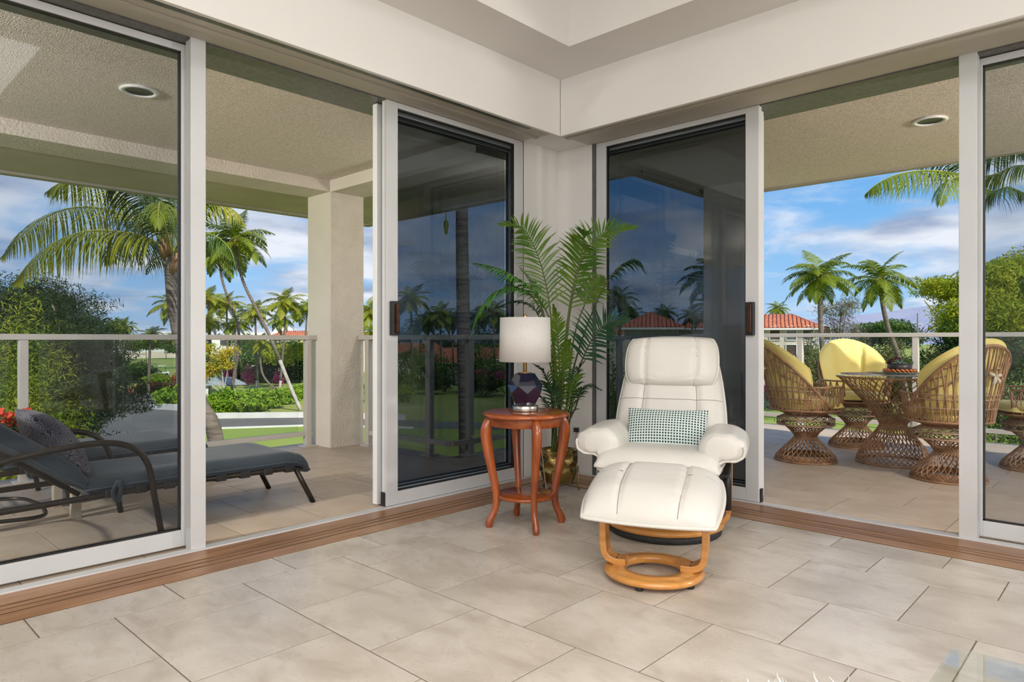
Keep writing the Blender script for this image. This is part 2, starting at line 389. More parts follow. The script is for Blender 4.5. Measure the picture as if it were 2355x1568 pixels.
# ------------------------------------------------------------------ sliding doors
DOOR_N = [0]
def door(w, origin, rz, handle=None, h0=0.012, h1=2.566, sl=0.09, sr=0.09, screen=False):
    """panel in its own frame: x along its width, -y towards the room; local y = 0 is the room face"""
    DOOR_N[0] += 1
    o = empty('door_%d' % DOOR_N[0], origin, rz, kind='structure'); t = 0.045
    fr = W['frame']
    MB().box((0, 0, h0), (sl, t, h1)).build('stile', fr, o, 0.003)
    MB().box((w-sr, 0, h0), (w, t, h1)).build('stile', fr, o, 0.003)
    MB().box((sl, 0.002, h0), (w-sr, t-0.002, h0+0.082)).build('bottom_rail', fr, o, 0.002)
    MB().box((sl, 0.002, h1-0.036), (w-sr, t-0.002, h1)).build('top_rail', fr, o, 0.002)
    g = MB(); z0, z1 = h0+0.082, h1-0.036; e = 0.008
    g.box((sl, 0.012, z0), (sl+e, t-0.01, z1)).box((w-sr-e, 0.012, z0), (w-sr, t-0.01, z1)).box((sl, 0.012, z0), (w-sr, t-0.01, z0+e)).box((sl, 0.012, z1-e), (w-sr, t-0.01, z1))
    g.build('gasket', W['black'], o)
    MB().box((sl+e/2, 0.020, z0+e/2), (w-sr-e/2, 0.026, z1-e/2)).build('glass', W['tint'], o)
    if screen: MB().box((sl, t+0.008, z0), (w-sr, t+0.009, z1)).build('insect_screen', W['screen'], o)
    if handle is not None:
        hb = MB().box((handle-0.028, -0.030, 1.085), (handle+0.028, 0.002, 1.300)); hd = hb.build('handle', W['black'], o, 0.004)
        MB().box((handle-0.006, -0.046, 1.10), (handle+0.020, -0.030, 1.285)).build('grip', M('handle_bronze', (0.05, 0.02, 0.012), 0.3, 0.6, var=((0.09, 0.04, 0.025), 20, 2)), hd, 0.003)
    return o
# left wall: local x = +Y of the world, room side = +X  -> turn by 90 degrees, local -y -> +X
def left_door(y0, y1, depth, **k): return door(y1-y0, (DX-depth, y0, 0), math.pi/2, **k)
def right_door(x0, x1, depth, **k): return door(x1-x0, (x0, DY+depth, 0), 0, **k)
left_door(2.578, 3.852, 0.0, handle=0.052)
left_door(2.566, 3.96, 0.085, h1=2.556)
left_door(2.632, 3.97, 0.17, h1=2.556, screen=True)
left_door(0.195, 1.465, 0.085, h1=2.556)
left_door(-1.2, 0.16, 0.17, h1=2.556)
right_door(-3.130, -1.845, 0.0, handle=1.285-0.052)
right_door(-3.25, -1.868, 0.085, h1=2.556)
right_door(-3.26, -1.902, 0.17, h1=2.556, screen=True)
right_door(-0.752, 0.54, 0.085, h1=2.556)
right_door(0.50, 1.90, 0.17, h1=2.556)
S('trim_5', MB().box((-3.56, 1.384, 0.0), (-3.495, 1.459, 2.572)), W['frame'], bevel=0.003)
S('trim_6', MB().box((-0.754, 4.275, 0.0), (-0.672, 4.345, 2.572)), W['frame'], bevel=0.003)
# jambs by the corner column, and small black stops at the foot of the lead stiles
S('trim_7', MB().box((-3.54, 3.853, 0.0), (-3.503, 3.868, 2.57)), W['black'])
S('trim_8', MB().box((-3.168, 4.283, 0.0), (-3.135, 4.30, 2.57)), W['track'])
for nm, a, b in (('trim_9', (-3.545, 2.566, 0.012), (-3.508, 2.576, 0.10)), ('trim_10', (-1.843, 4.29, 0.012), (-1.832, 4.32, 0.10))):
    S(nm, MB().box(a, b), W['black'], bevel=0.003)

# outlet on the corner column
ou = empty('wall_outlet', (-3.31, 4.279, 0.33), 0, 'white wall outlet with a black plug behind the potted palm', 'outlet')
MB().box((-0.04, -0.007, -0.06), (0.04, 0, 0.06)).build('cover_plate', W['white'], ou, 0.003)
MB().box((-0.018, -0.03, 0.0), (0.022, -0.006, 0.035)).build('plug', W['black'], ou, 0.004)

# ------------------------------------------------------------------ the balcony
slab_poly = [(-6.32, -4), (-3.535, -4), (-3.535, 4.325), (3.6, 4.325), (3.6, 8.5), (-4.62, 8.5), (-4.62, 4.12), (-6.32, 4.12)]
bfloor = S('balcony_floor', MB().prism(slab_poly, -0.30, -0.0014), W['grout'])
def tile_cols(cols, y0, step, parent, mat):
    for xa, xb, ph, y1 in cols:
        k = math.floor((y0-ph)/step); y = ph+k*step
        while y < y1-1e-6:
            a, b = max(y, y0), min(y+step, y1)
            if b-a > 0.03: tile(xa, xb, a, b, parent, mat)
            y += step
tile_cols([(-4.0, -3.535, 2.2, 4.19), (-4.5, -4.0, 1.95, 4.19), (-4.62, -4.5, 2.2, 4.12), (-5.0, -4.62, 2.2, 4.12), (-5.5, -5.0, 1.95, 4.12), (-6.0, -5.5, 2.2, 4.12), (-6.32, -6.0, 1.95, 4.12)], -0.6, 0.5, bfloor, W['btile'])
tile_rows([(4.325, 4.528, -1.48)], -3.17, 1.5, 0.64, 0, bfloor, W['btile'])
yy = 4.19; kk = 0
while yy < 8.48:
    y1 = min(yy+0.338, 8.5)
    x0, x1 = (-4.62, -3.80) if y1 < 4.53 else (-4.62, 1.5)
    tile_rows([(yy, y1, -2.12 if kk % 2 else -1.80)], x0, x1, 0.64, 0, bfloor, W['btile']); yy += 0.338; kk += 1

CZ = 2.61                      # balcony ceiling
bc = MB()
bc.box((-6.27, -4.5, CZ), (-3.80, 4.03, CZ+0.24)).box((-3.44, 4.0, CZ), (4.2, 6.95, CZ+0.16)).box((-3.80, 4.0, CZ), (-3.44, 4.35, CZ+0.24))
bceil = S('balcony_ceiling', bc, W['stucco_ceiling'])
oh = MB()
oh.box((-7.71, -4.5, CZ-0.01), (-6.27, 5.37, CZ+0.24)).box((-6.27, 4.03, CZ-0.01), (-3.44, 5.37, CZ+0.24))
S('roof_overhang', oh, W['soffit_olive'])
lip = MB()
lip.box((-7.74, -4.5, CZ-0.035), (-7.64, 5.40, CZ-0.008)).box((-7.64, 5.30, CZ-0.035), (-3.44, 5.40, CZ-0.008)).box((-3.52, 5.40, CZ-0.035), (-3.42, 6.98, CZ+0.002)).box((-3.42, 6.90, CZ-0.02), (4.2, 6.98, CZ+0.002))
S('roof_fascia', lip, M('fascia_paint', (0.40, 0.37, 0.31), 0.8, var=((0.36, 0.335, 0.28), 5, 2)))
bm_ = empty('balcony_beam', kind='structure')
MB().box((-6.27, -4.5, 2.50), (-5.86, 4.03, CZ)).build('beam_left', W['stucco'], bm_)
MB().box((-5.86, 3.66, 2.50), (-3.80, 4.03, CZ)).build('beam_cross', W['stucco'], bm_)
MB().box((-5.858, 3.640, 2.497), (-3.80, 3.66, CZ)).build('beam_face', W['stucco_smooth'], bm_)
def column(x0, x1, y0, y1, h, name, label):
    o = empty(name, ((x0+x1)/2, (y0+y1)/2, 0), 0, kind='structure'); w, d = (x1-x0)/2, (y1-y0)/2
    MB().box((-w, -d, -0.02), (w, d, h)).build('shaft', W['stucco'], o)
    MB().box((-w-0.004, -d-0.010, -0.004), (w-0.004, -d, h)).build('smooth_face', W['stucco_smooth'], o)
    return o
column(-6.26, -5.85, 3.65, 4.025, 2.505, 'balcony_column', '')
column(-3.352, -2.957, 6.45, 6.93, CZ+0.02, 'balcony_column', '')
# the building below and above
S('building_mass', MB().box((-3.9, -4.0, -5.5), (3.6, 4.3, -0.30)).box((-3.9, -4.5, ZT+0.21), (4.2, 4.7, ZT+0.6)), W['stucco'])

def railing(p0, p1, posts, top, label, ends=(0, 0)):
    p0, p1 = Vector(p0), Vector(p1); L = (p1-p0).length; a = math.atan2(p1.y-p0.y, p1.x-p0.x)
    o = empty('railing', (p0.x, p0.y, 0), a, label, 'railing', 'balcony railings'); m = W['rail']
    MB().box((-ends[0], -0.035, top-0.045), (L+ends[1], 0.035, top)).build('top_rail', m, o, 0.004)
    MB().box((0, -0.022, 0.105), (L, 0.022, 0.150)).build('bottom_rail', m, o, 0.003)
    for s in posts:
        p = MB().box((s-0.03, -0.03, 0), (s+0.03, 0.03, top-0.045)).build('post', m, o, 0.004)
        MB().box((s-0.065, -0.065, -0.002), (s+0.065, 0.065, 0.012)).build('base_plate', m, p, 0.002)
    ps = sorted(posts)
    for s, t in zip([0.0]+ps if ps[0] > 0.2 else ps, ps+[L] if ps[0] > 0.2 else ps[1:]+([L] if L-ps[-1] > 0.2 else [])):
        if t-s > 0.25:
            MB().box((s+0.10, -0.005, 0.150), (t-0.10, 0.005, top-0.045)).build('glass_panel', W['clear'], o)
    return o
railing((-6.12, -3.5), (-6.12, 3.60), [0.03+1.17*k for k in range(7)][0:7], 1.10, 'pale metal railing with glass panels along the left balcony edge behind the loungers', (0, 0.09))
bpy.context.view_layer.update()
railing((-5.74, 3.99), (-4.55, 4.06), [0.03, 0.91], 1.10, 'short metal railing beside the stucco column, ending at the balcony corner', (0.10, 0.035))
railing((-4.55, 4.06), (-4.55, 8.40), [0.22, 1.42, 2.62, 3.82], 1.10, 'metal railing behind the dark glass doors, running away from the balcony corner', (0.035, 0))
railing((-4.55, 8.40), (3.0, 8.40), [0.22, 1.445, 2.673, 3.90, 5.13, 6.36, 7.5], 1.13, 'metal railing with glass panels behind the wicker chairs', (0.035, 0))

def downlight(x, y, label):
    o = empty('recessed_light', (x, y, CZ), 0, label, 'ceiling light', 'recessed balcony lights')
    MB().lathe([(0.100, 0.002), (0.112, -0.008), (0.100, -0.016), (0.082, -0.012), (0.084, 0.002)], 36).build('trim_ring', W['white'], o)
    MB().lathe([(0.086, -0.009), (0.080, -0.004), (0.0, -0.0035)], 36).build('dark_baffle', M('baffle', (0.035, 0.03, 0.028), 0.3, 0.3, var=((0.05, 0.045, 0.04), 30, 2)), o)
def fill_lamp(x, y, rz, pw, label):  # added wall fixture, out of view, to brighten the balcony
    o = empty('balcony_fill', (x, y, 2.0), rz, label, 'fill lamp', 'added balcony fill lamps')
    MB().box((-0.06, -0.012, -0.12), (0.06, 0.0, 0.12)).build('back_plate', W['rail'], o, 0.003)
    MB().tube([(0, -0.012, 0.0), (0, -0.10, 0.0)], 0.010, 8).build('bracket', W['rail'], o)
    MB().lathe([(0.05, -0.14), (0.055, -0.14), (0.055, -0.13), (0.05, -0.13)], 20, c=(0, -0.12, 0), close=True).build('lower_ring', W['rail'], o)
    pl_ = bpy.data.lights.new('fill_bulb', 'POINT'); pl_.energy = pw; pl_.color = (1.0, 0.93, 0.84); pl_.shadow_soft_size = 0.10
    po_ = bpy.data.objects.new('fill_bulb', pl_); COL.objects.link(po_); po_.parent = o; po_.location = (0, -0.14, 0)
fill_lamp(-3.80, 4.42, -math.pi/2, 30, 'added fill lamp on the outer side of the corner column, behind the room corner')
fill_lamp(-3.80, -1.9, -math.pi/2, 500, 'added fill lamp at the near end of the left balcony')
fill_lamp(1.95, 4.60, math.pi, 330, 'added fill lamp at the near end of the right balcony')
downlight(-4.60, 1.51, 'round recessed ceiling light above the loungers, on the left balcony')
downlight(-1.15, 5.54, 'round recessed ceiling light above the wicker table, on the right balcony')

# ------------------------------------------------------------------ cushions: a padded sheet, bent by a mapping
def pad(name, mp, mats, parent, nu=40, nv=30, round_=0.35, top=0.06, bot=0.03, pw=4, seams=(), hseams=(), pipe=0.0, wrinkle=0.0, seed=1, smat=None, q=0.5, pipe_mat=None):
    """MP(u, v, t): u, v in -1..1 across the sheet and t the padding height (plus or minus) -> point"""
    rg = np.random.RandomState(seed); ph = rg.rand(8)*6.28
    def outline(u, v): return u*math.sqrt(max(0, 1-round_*v*v/2)), v*math.sqrt(max(0, 1-round_*u*u/2))
    def thick(u, v):
        t = (max(0, 1-abs(u)**pw))**q*(max(0, 1-abs(v)**pw))**q
        g = 1.0
        for s, dep, wd in seams: g -= dep*math.exp(-((u-s)/wd)**2)
        for s, dep, wd in hseams: g -= dep*math.exp(-((v-s)/wd)**2)
        if wrinkle:
            for s, dep, wd in seams:
                e = math.exp(-abs(u-s)/0.22)
                g += wrinkle*e*math.sin(26*v+ph[0]+9*abs(u-s))*(0.6+0.4*math.sin(7*v+ph[1]))
            g += wrinkle*0.35*math.sin(5*u+3*v+ph[2])*math.sin(4*v-3*u+ph[3])
        return t*max(0.05, g)
    us = np.sin(np.linspace(-1, 1, nu)*math.pi/2)*0.5+np.linspace(-1, 1, nu)*0.5
    vs = np.sin(np.linspace(-1, 1, nv)*math.pi/2)*0.5+np.linspace(-1, 1, nv)*0.5
    up, dn = [], []
    for v in vs:
        ru, rd = [], []
        for u in us:
            x, y = outline(u, v); t = thick(u, v); ru.append(mp(x, y, top*t)); rd.append(mp(x, y, -bot*t))
        up.append(ru); dn.append(rd)
    b = MB().grid(up).grid(dn, flip=True)
    o = b.build(name, mats, parent)
    # weld the two sheets at the rim so that shading runs round
    import bmesh
    bm = bmesh.new(); bm.from_mesh(o.data); bmesh.ops.remove_doubles(bm, verts=bm.verts, dist=1e-5); bmesh.ops.recalc_face_normals(bm, faces=bm.faces); bm.to_mesh(o.data); bm.free()
    if pipe:
        rim = []
        ang = [(u, -1) for u in np.linspace(-1, 1, 24)]+[(1, v) for v in np.linspace(-1, 1, 20)[1:]]+[(u, 1) for u in np.linspace(1, -1, 24)[1:]]+[(-1, v) for v in np.linspace(1, -1, 20)[1:-1]]
        for u, v in ang:
            x, y = outline(u, v); rim.append(mp(x, y, 0.0))
        MB().tube(rim, pipe, 6, closed=True).build('piping', pipe_mat or mats, o)
    if smat:
        for s, dep, wd in seams:
            line = []
            for v in np.linspace(-0.97, 0.97, 30):
                x, y = outline(s, v); line.append(mp(x, y, top*thick(s, v)+0.0012))
            MB().tube(line, 0.0018, 4).build('seam', smat, o)
        for s, dep, wd in hseams:
            line = []
            for u in np.linspace(-0.97, 0.97, 30):
                x, y = outline(u, s); line.append(mp(x, y, top*thick(u, s)+0.0012))
            MB().tube(line, 0.0018, 4).build('seam', smat, o)
    return o

W['leather'] = M('cream_leather', (0.735, 0.71, 0.665), 0.42, var=((0.70, 0.675, 0.625), 6, 4), bump=(140, 0.10, 0.002), spec=0.45)
W['seam'] = M('leather_seam', (0.25, 0.225, 0.19), 0.7, var=((0.21, 0.19, 0.16), 40, 2))
W['honey'] = wood_mat('honey_wood', (0.66, 0.31, 0.075), (0.50, 0.20, 0.04), 0.28, axis=0, scale=1.4, coat=0.4)
W['steel_black'] = M('black_metal', (0.018, 0.016, 0.016), 0.32, 0.3, var=((0.03, 0.027, 0.026), 12, 2))
W['rubber'] = M('black_foot', (0.015, 0.015, 0.016), 0.6, var=((0.03, 0.03, 0.03), 20, 2))
W['cherry'] = wood_mat('cherry_wood', (0.43, 0.105, 0.018), (0.20, 0.036, 0.008), 0.24, axis=0, scale=1.0, coat=0.5)
W['cherry_z'] = wood_mat('cherry_wood_upright', (0.40, 0.092, 0.016), (0.18, 0.032, 0.008), 0.24, axis=2, scale=1.0, coat=0.5)

# ------------------------------------------------------------------ recliner and ottoman
FACE = math.radians(23)
ch = empty('recliner', (-1.992, 3.362, 0), FACE, 'cream leather recliner armchair with padded headrest on a round wooden base', 'armchair')
L_ = W['leather']
def along(path, half):
    """mapping onto a bent strip: PATH (y, z) from bottom to top with half widths"""
    n = len(path)
    P = spline([(half[i], y, z) for i, (y, z) in enumerate(path)], 60)
    def mp(u, v, t):
        f = (v+1)/2*59; k = min(int(f), 58); a, b = P[k], P[k+1]; p = a.lerp(b, f-k)
        tg = (b-a); nrm = Vector((0, -tg.z, tg.y)).normalized()
        if nrm.y > 0: nrm = -nrm
        return (u*p.x, p.y+nrm.y*t, p.z+nrm.z*t)
    return mp
# backrest: shell with two lengthwise seams, slight curve, reclined
back_path = [(0.20, 0.40), (0.26, 0.55), (0.35, 0.78), (0.42, 0.97), (0.46, 1.07)]
back_half = [0.315, 0.325, 0.295, 0.255, 0.235]
pad('backrest', along(back_path, back_half), L_, ch, 48, 40, 0.22, 0.085, 0.06, 5, seams=((-0.50, 0.16, 0.045), (0.50, 0.16, 0.045)), hseams=((-0.22, 0.05, 0.03),), pipe=0.0075, wrinkle=0.035, seed=3, smat=W['seam'])
head_path = [(0.285, 0.775), (0.300, 0.86), (0.345, 0.99), (0.385, 1.065)]
pad('headrest', along(head_path, [0.262, 0.272, 0.270, 0.262]), L_, ch, 48, 34, 0.34, 0.065, 0.05, 4, seams=((-0.56, 0.22, 0.04), (0.56, 0.22, 0.04)), pipe=0.0075, wrinkle=0.06, seed=8, smat=W['seam'])
# seat
def seat_mp(u, v, t):
    y = v*0.30; roll = max(0.0, -v-0.55)
    return (u*0.325, -0.06+y*1.0, 0.395+0.03*(-v)*0.5+t-0.10*roll*roll)
pad('seat', seat_mp, L_, ch, 44, 36, 0.16, 0.085, 0.085, 6, hseams=(), pipe=0.008, wrinkle=0.0, seed=5, smat=W['seam'], q=0.42)
# arms: a padded roll bent over the side, with gathered outer end
def arm(sx):
    prof = [(-0.02, 0.34), (-0.035, 0.45), (-0.035, 0.555), (0.02, 0.612), (0.11, 0.615), (0.182, 0.588), (0.210, 0.540), (0.196, 0.493), (0.15, 0.474), (0.10, 0.472), (0.058, 0.435), (0.04, 0.34)]
    P = spline([(x, 0, z) for x, z in prof], 40); rows = []
    ny = 26
    for j in range(ny):
        v = -1+2*j/(ny-1); y = -0.03+v*0.245
        e = max(0.0, (1-abs(v)**7))**0.35; cx, cz = 0.06, 0.50
        row = []
        for i, p in enumerate(P):
            fr = math.exp(-((j-4)/3.5)**2); w = (0.0060*fr+0.0008)*math.sin(i*1.75+0.5*math.sin(j))*math.exp(-((i-20)/8.5)**2)
            row.append((sx*(0.240+cx+(p.x-cx)*(0.55+0.45*e)), y-0.0, cz-0.004+(p.z-cz-0.03)*(0.78+0.22*e)+w))
        rows.append(row)
    mb = MB().grid(rows, flip=sx > 0)
    for r, fl in ((rows[0], sx < 0), (rows[-1], sx > 0)):
        c = Vector((0, 0, 0))
        for p in r: c += Vector(p)
        c /= len(r); c.y += -0.016 if r is rows[0] else 0.016
        n = len(r); mb.add(r+[tuple(c)], [((i, i+1, n) if not fl else (i+1, i, n)) for i in range(n-1)]+[((n-1, 0, n) if not fl else (0, n-1, n))], 0, True)
    o = mb.build('armrest', L_, ch)
    # welt along the lower outer edge and little gathers on the roll
    MB().tube([tuple(Vector(p)+Vector((0, -0.006, 0))) for p in rows[1][20:40]], 0.007, 6).build('piping', L_, o)
    return o
for s in (-1, 1): arm(s)
# side posts: wood curving up from the ring, black steel above
for s in (-1, 1):
    p = spline([(s*0.24, 0.02, 0.062), (s*0.29, 0.02, 0.066), (s*0.334, 0.02, 0.095), (s*0.346, 0.02, 0.15), (s*0.350, 0.02, 0.30), (s*0.350, 0.03, 0.46)], 26)
    rows = []
    for i, q in enumerate(p):
        t = (p[min(i+1, 25)]-p[max(i-1, 0)]).normalized(); nn = Vector((t.z, 0, -t.x))*0.013
        rows.append([tuple(q+nn+Vector((0, -0.045, 0))), tuple(q+nn+Vector((0, 0.045, 0))), tuple(q-nn+Vector((0, 0.045, 0))), tuple(q-nn+Vector((0, -0.045, 0)))])
    MB().grid(rows, smooth=False, closed_u=True).add(rows[-1], [(0, 1, 2, 3)]).build('side_post', W['honey'], ch, 0.004)
    MB().tube([(s*0.343, -0.055, 0.15), (s*0.343, -0.05, 0.40)], 0.020, 12).build('steel_tube', W['steel_black'], ch)
MB().box((-0.345, -0.10, 0.325), (0.345, 0.16, 0.345)).box((-0.03, 0.0, 0.10), (0.03, 0.06, 0.33)).build('seat_frame', W['steel_black'], ch, 0.004)
MB().lathe([(0.318, 0.040), (0.325, 0.047), (0.325, 0.060), (0.316, 0.068), (0.306, 0.070), (0.300, 0.066), (0.294, 0.070), (0.22, 0.070), (0.215, 0.062), (0.215, 0.044), (0.22, 0.040)], 64, close=True).build('base_ring', W['honey'], ch)
MB().lathe([(0.302, 0.0), (0.310, 0.006), (0.310, 0.036), (0.30, 0.040), (0.27, 0.040), (0.265, 0.0)], 64, close=True).build('swivel_ring', W['rubber'], ch)

ot = empty('ottoman', (-1.625, 2.655, 0), FACE, 'cream leather ottoman with tufted top on a low round wooden base', 'ottoman')
def ot_mp(u, v, t):
    y, z = v*0.225, 0.353+v*0.055+t
    return (u*0.300, y, z-0.030*(1-u*u)*0.0-0.02*max(0, -v-0.4))
def ot_pad():
    o = pad('cushion', ot_mp, L_, ot, 56, 44, 0.30, 0.105, 0.035, 4, seams=((-0.44, 0.13, 0.04), (0.46, 0.13, 0.04)), hseams=(), pipe=0.009, wrinkle=0.018, seed=11, smat=W['seam'])
    for s in (-1, 1):
        ln = []
        for k in range(16):
            a = k/15; u = s*(0.47+0.44*a); v = 0.10+0.16*math.sin(a*math.pi/2)*1.0
            x, y = u*math.sqrt(1-0.15*v*v), v*math.sqrt(1-0.15*u*u)
            t = 0.105*((1-abs(u)**4)*(1-abs(v)**4))**0.5
            ln.append(Vector(ot_mp(x, y, t))+Vector((0, 0, -0.001)))
        MB().tube(ln, 0.0015, 4).build('seam', W['seam'], o)
ot_pad()
for s in (-1, 1):
    p = spline([(s*0.120, 0, 0.062), (s*0.17, 0, 0.062), (s*0.210, 0, 0.085), (s*0.222, 0, 0.135), (s*0.225, 0, 0.22), (s*0.225, 0, 0.325)], 26); rows = []
    for i, q in enumerate(p):
        t = (p[min(i+1, 25)]-p[max(i-1, 0)]).normalized(); nn = Vector((t.z, 0, -t.x))*0.0145
        rows.append([tuple(q+nn+Vector((0, -0.042, 0))), tuple(q+nn+Vector((0, 0.042, 0))), tuple(q-nn+Vector((0, 0.042, 0))), tuple(q-nn+Vector((0, -0.042, 0)))])
    lg = MB().grid(rows, smooth=False, closed_u=True).add(rows[0], [(3, 2, 1, 0)]).add(rows[-1], [(0, 1, 2, 3)]).build('leg', W['honey'], ot, 0.004)
    for yy in (-0.02, 0.02):
        MB().lathe([(0.0, 0.0762), (0.0075, 0.0758), (0.0078, 0.073)], 14, c=(s*0.165, yy, 0)).build('bolt_cap', W['steel_black'], lg)
MB().lathe([(0.212, 0.018), (0.220, 0.025), (0.220, 0.036), (0.212, 0.043), (0.203, 0.046), (0.197, 0.0425), (0.191, 0.048), (0.185, 0.0445), (0.179, 0.050), (0.132, 0.050), (0.127, 0.045), (0.127, 0.022), (0.132, 0.018)], 64, close=True).build('base_ring', W['honey'], ot)
for k in range(5):
    a = math.radians(-100+72*k)
    MB().lathe([(0.016, 0.0), (0.018, 0.004), (0.018, 0.019)], 12, c=(0.19*math.cos(a), 0.19*math.sin(a), 0)).add([(0.19*math.cos(a)+0.016*math.cos(b), 0.19*math.sin(a)+0.016*math.sin(b), 0) for b in np.linspace(6.28, 0, 12, False)], [tuple(range(12))]).build('foot', W['rubber'], ot)

# patterned lumbar pillow leaning on the backrest
def check_mat():
    m = bpy.data.materials.new('check_fabric'); m.use_nodes = True; t = m.node_tree; n = t.nodes; l = t.links; b = n['Principled BSDF']; b.inputs['Roughness'].default_value = 0.85; b.inputs['Sheen Weight'].default_value = 0.2
    tc = n.new('ShaderNodeTexCoord'); sp = n.new('ShaderNodeSeparateXYZ'); l.new(tc.outputs['UV'], sp.inputs[0])
    outs = []
    for ax, k in (('X', 28), ('Y', 15.5)):
        mu = n.new('ShaderNodeMath'); mu.operation = 'MULTIPLY'; mu.inputs[1].default_value = k; l.new(sp.outputs[ax], mu.inputs[0])
        fr = n.new('ShaderNodeMath'); fr.operation = 'FRACT'; l.new(mu.outputs[0], fr.inputs[0])
        lt = n.new('ShaderNodeMath'); lt.operation = 'LESS_THAN'; lt.inputs[1].default_value = 0.60; l.new(fr.outputs[0], lt.inputs[0]); outs.append(lt)
    an = n.new('ShaderNodeMath'); an.operation = 'MULTIPLY'; l.new(outs[0].outputs[0], an.inputs[0]); l.new(outs[1].outputs[0], an.inputs[1])
    mx = n.new('ShaderNodeMixRGB'); mx.inputs[1].default_value = (0.66, 0.75, 0.73, 1); mx.inputs[2].default_value = (0.012, 0.04, 0.037, 1); l.new(an.outputs[0], mx.inputs[0]); l.new(mx.outputs[0], b.inputs['Base Color'])
    return m
def pillow_obj(name, w, h, th, mat, loc, rot, label, group=None, nu=40, nv=28, rnd=-0.16):
    o = pad(name, lambda u, v, t: (u*w/2, v*h/2, t), mat, None, nu, nv, rnd, th/2, th/2, 2.2, q=0.62, wrinkle=0.02, seams=((0.0, 0.0, 1.0),), seed=2)
    uv = o.data.uv_layers.new(name='UVMap'); vv = o.data.vertices
    for lp in o.data.loops:
        c = vv[lp.vertex_index].co; uv.data[lp.index].uv = (c.x/w+0.5, c.y/h+0.5)
    o.location = loc; o.rotation_euler = rot; tag(o, label, 'pillow', group); return o
q = Matrix.Rotation(FACE, 4, 'Z') @ Matrix.Translation((0.005, 0.065, 0.548)) @ Matrix.Rotation(math.radians(66), 4, 'X')
pillow_obj('lumbar_pillow', 0.435, 0.235, 0.13, check_mat(), Vector((-1.992, 3.362, 0))+q.to_translation(), q.to_euler(), 'small oblong pillow checked in dark green and white on the recliner')

# ------------------------------------------------------------------ side table and lamp
tb = empty('side_table', (-2.615, 2.90, 0), math.radians(8), 'round cherry wood side table with four curved legs and a lower shelf', 'table')
MB().lathe([(0.0, 0.648), (0.232, 0.648), (0.242, 0.645), (0.248, 0.637), (0.247, 0.628), (0.238, 0.622), (0.0, 0.622)], 64).build('tabletop', W['cherry'], tb)
MB().lathe([(0.212, 0.622), (0.214, 0.575), (0.209, 0.572), (0.200, 0.572), (0.200, 0.622)], 48).build('apron', W['cherry'], tb)
MB().lathe([(0.0, 0.182), (0.165, 0.182), (0.172, 0.175), (0.168, 0.164), (0.160, 0.160), (0.0, 0.160)], 48).build('shelf', W['cherry'], tb)
for k in range(4):
    a = math.radians(45+90*k+4)
    prof = [(0.200, 0.635, 0.019), (0.222, 0.59, 0.027), (0.232, 0.53, 0.029), (0.222, 0.44, 0.026), (0.200, 0.33, 0.022), (0.178, 0.22, 0.019), (0.172, 0.16, 0.019), (0.180, 0.10, 0.0175), (0.204, 0.05, 0.020), (0.214, 0.022, 0.021), (0.212, 0.0, 0.016)]
    P = spline([(r, z, w) for r, z, w in prof], 40); rows = []
    for p in P:
        r, z, w = p.x, max(0, p.y), p.z
        rows.append([(r*math.cos(a)-math.sin(a)*w*math.cos(b)*0.95+math.cos(a)*w*math.sin(b)*1.15, r*math.sin(a)+math.cos(a)*w*math.cos(b)*0.95+math.sin(a)*w*math.sin(b)*1.15, z) for b in np.linspace(0, 6.2832, 14, False)])
    MB().grid(rows, closed_u=True, flip=True).add(rows[-1], [tuple(range(13, -1, -1))]).build('leg', W['cherry_z'], tb)

lp = empty('table_lamp', (-2.625, 2.905, 0.6485), math.radians(20), 'faceted dark blue glass table lamp with a white drum shade', 'lamp')
W['shade'] = M('linen_shade', (0.80, 0.77, 0.74), 0.8, var=((0.77, 0.74, 0.71), 90, 2), bump=(220, 0.10, 0.001), trans=0.25)
W['nickel'] = M('brushed_nickel', (0.62, 0.58, 0.53), 0.28, 1.0, var=((0.50, 0.47, 0.43), 3, 3), stretch=(40, 40, 1))
W['brass'] = M('lamp_brass', (0.72, 0.47, 0.20), 0.25, 1.0, var=((0.62, 0.39, 0.15), 12, 2))
W['cobalt'] = M('cobalt_glass', (0.006, 0.008, 0.026), 0.06, 0.0, var=((0.012, 0.009, 0.034), 7, 2), spec=0.7, coat=0.6)
MB().lathe([(0.0, 0.0), (0.073, 0.0), (0.075, 0.003), (0.075, 0.031), (0.072, 0.034), (0.0, 0.034)], 48).build('base', W['nickel'], lp)
def gem():
    z = [0.034, 0.105, 0.150, 0.218]; V = []
    for k in range(6): a = math.radians(60*k); V.append((0.058*math.cos(a), 0.058*math.sin(a), z[0]))
    for k in range(6): a = math.radians(60*k); V.append((0.098*math.cos(a), 0.098*math.sin(a), z[1]))
    for k in range(6): a = math.radians(60*k+30); V.append((0.102*math.cos(a), 0.102*math.sin(a), z[2]))
    for k in range(6): a = math.radians(60*k+30); V.append((0.055*math.cos(a), 0.055*math.sin(a), z[3]))
    F = [tuple(range(5, -1, -1)), tuple(range(18, 24))]
    for k in range(6):
        j = (k+1) % 6
        F.append((k, j, 6+j, 12+k, 6+k)); F.append((6+k, 12+k, 18+k, 18+(k-1) % 6, 12+(k-1) % 6))
    return MB().add(V, F)
gem().build('glass_body', W['cobalt'], lp, 0.002, 2)
MB().lathe([(0.0, 0.216), (0.040, 0.218), (0.040, 0.222), (0.011, 0.224), (0.011, 0.30), (0.006, 0.302), (0.006, 0.52), (0.0095, 0.522), (0.0095, 0.555), (0.0, 0.557)], 24).build('stem', W['brass'], lp)
MB().lathe([(0.149, 0.283), (0.144, 0.535), (0.1425, 0.535), (0.1475, 0.283)], 64, close=True).build('shade', W['shade'], lp)
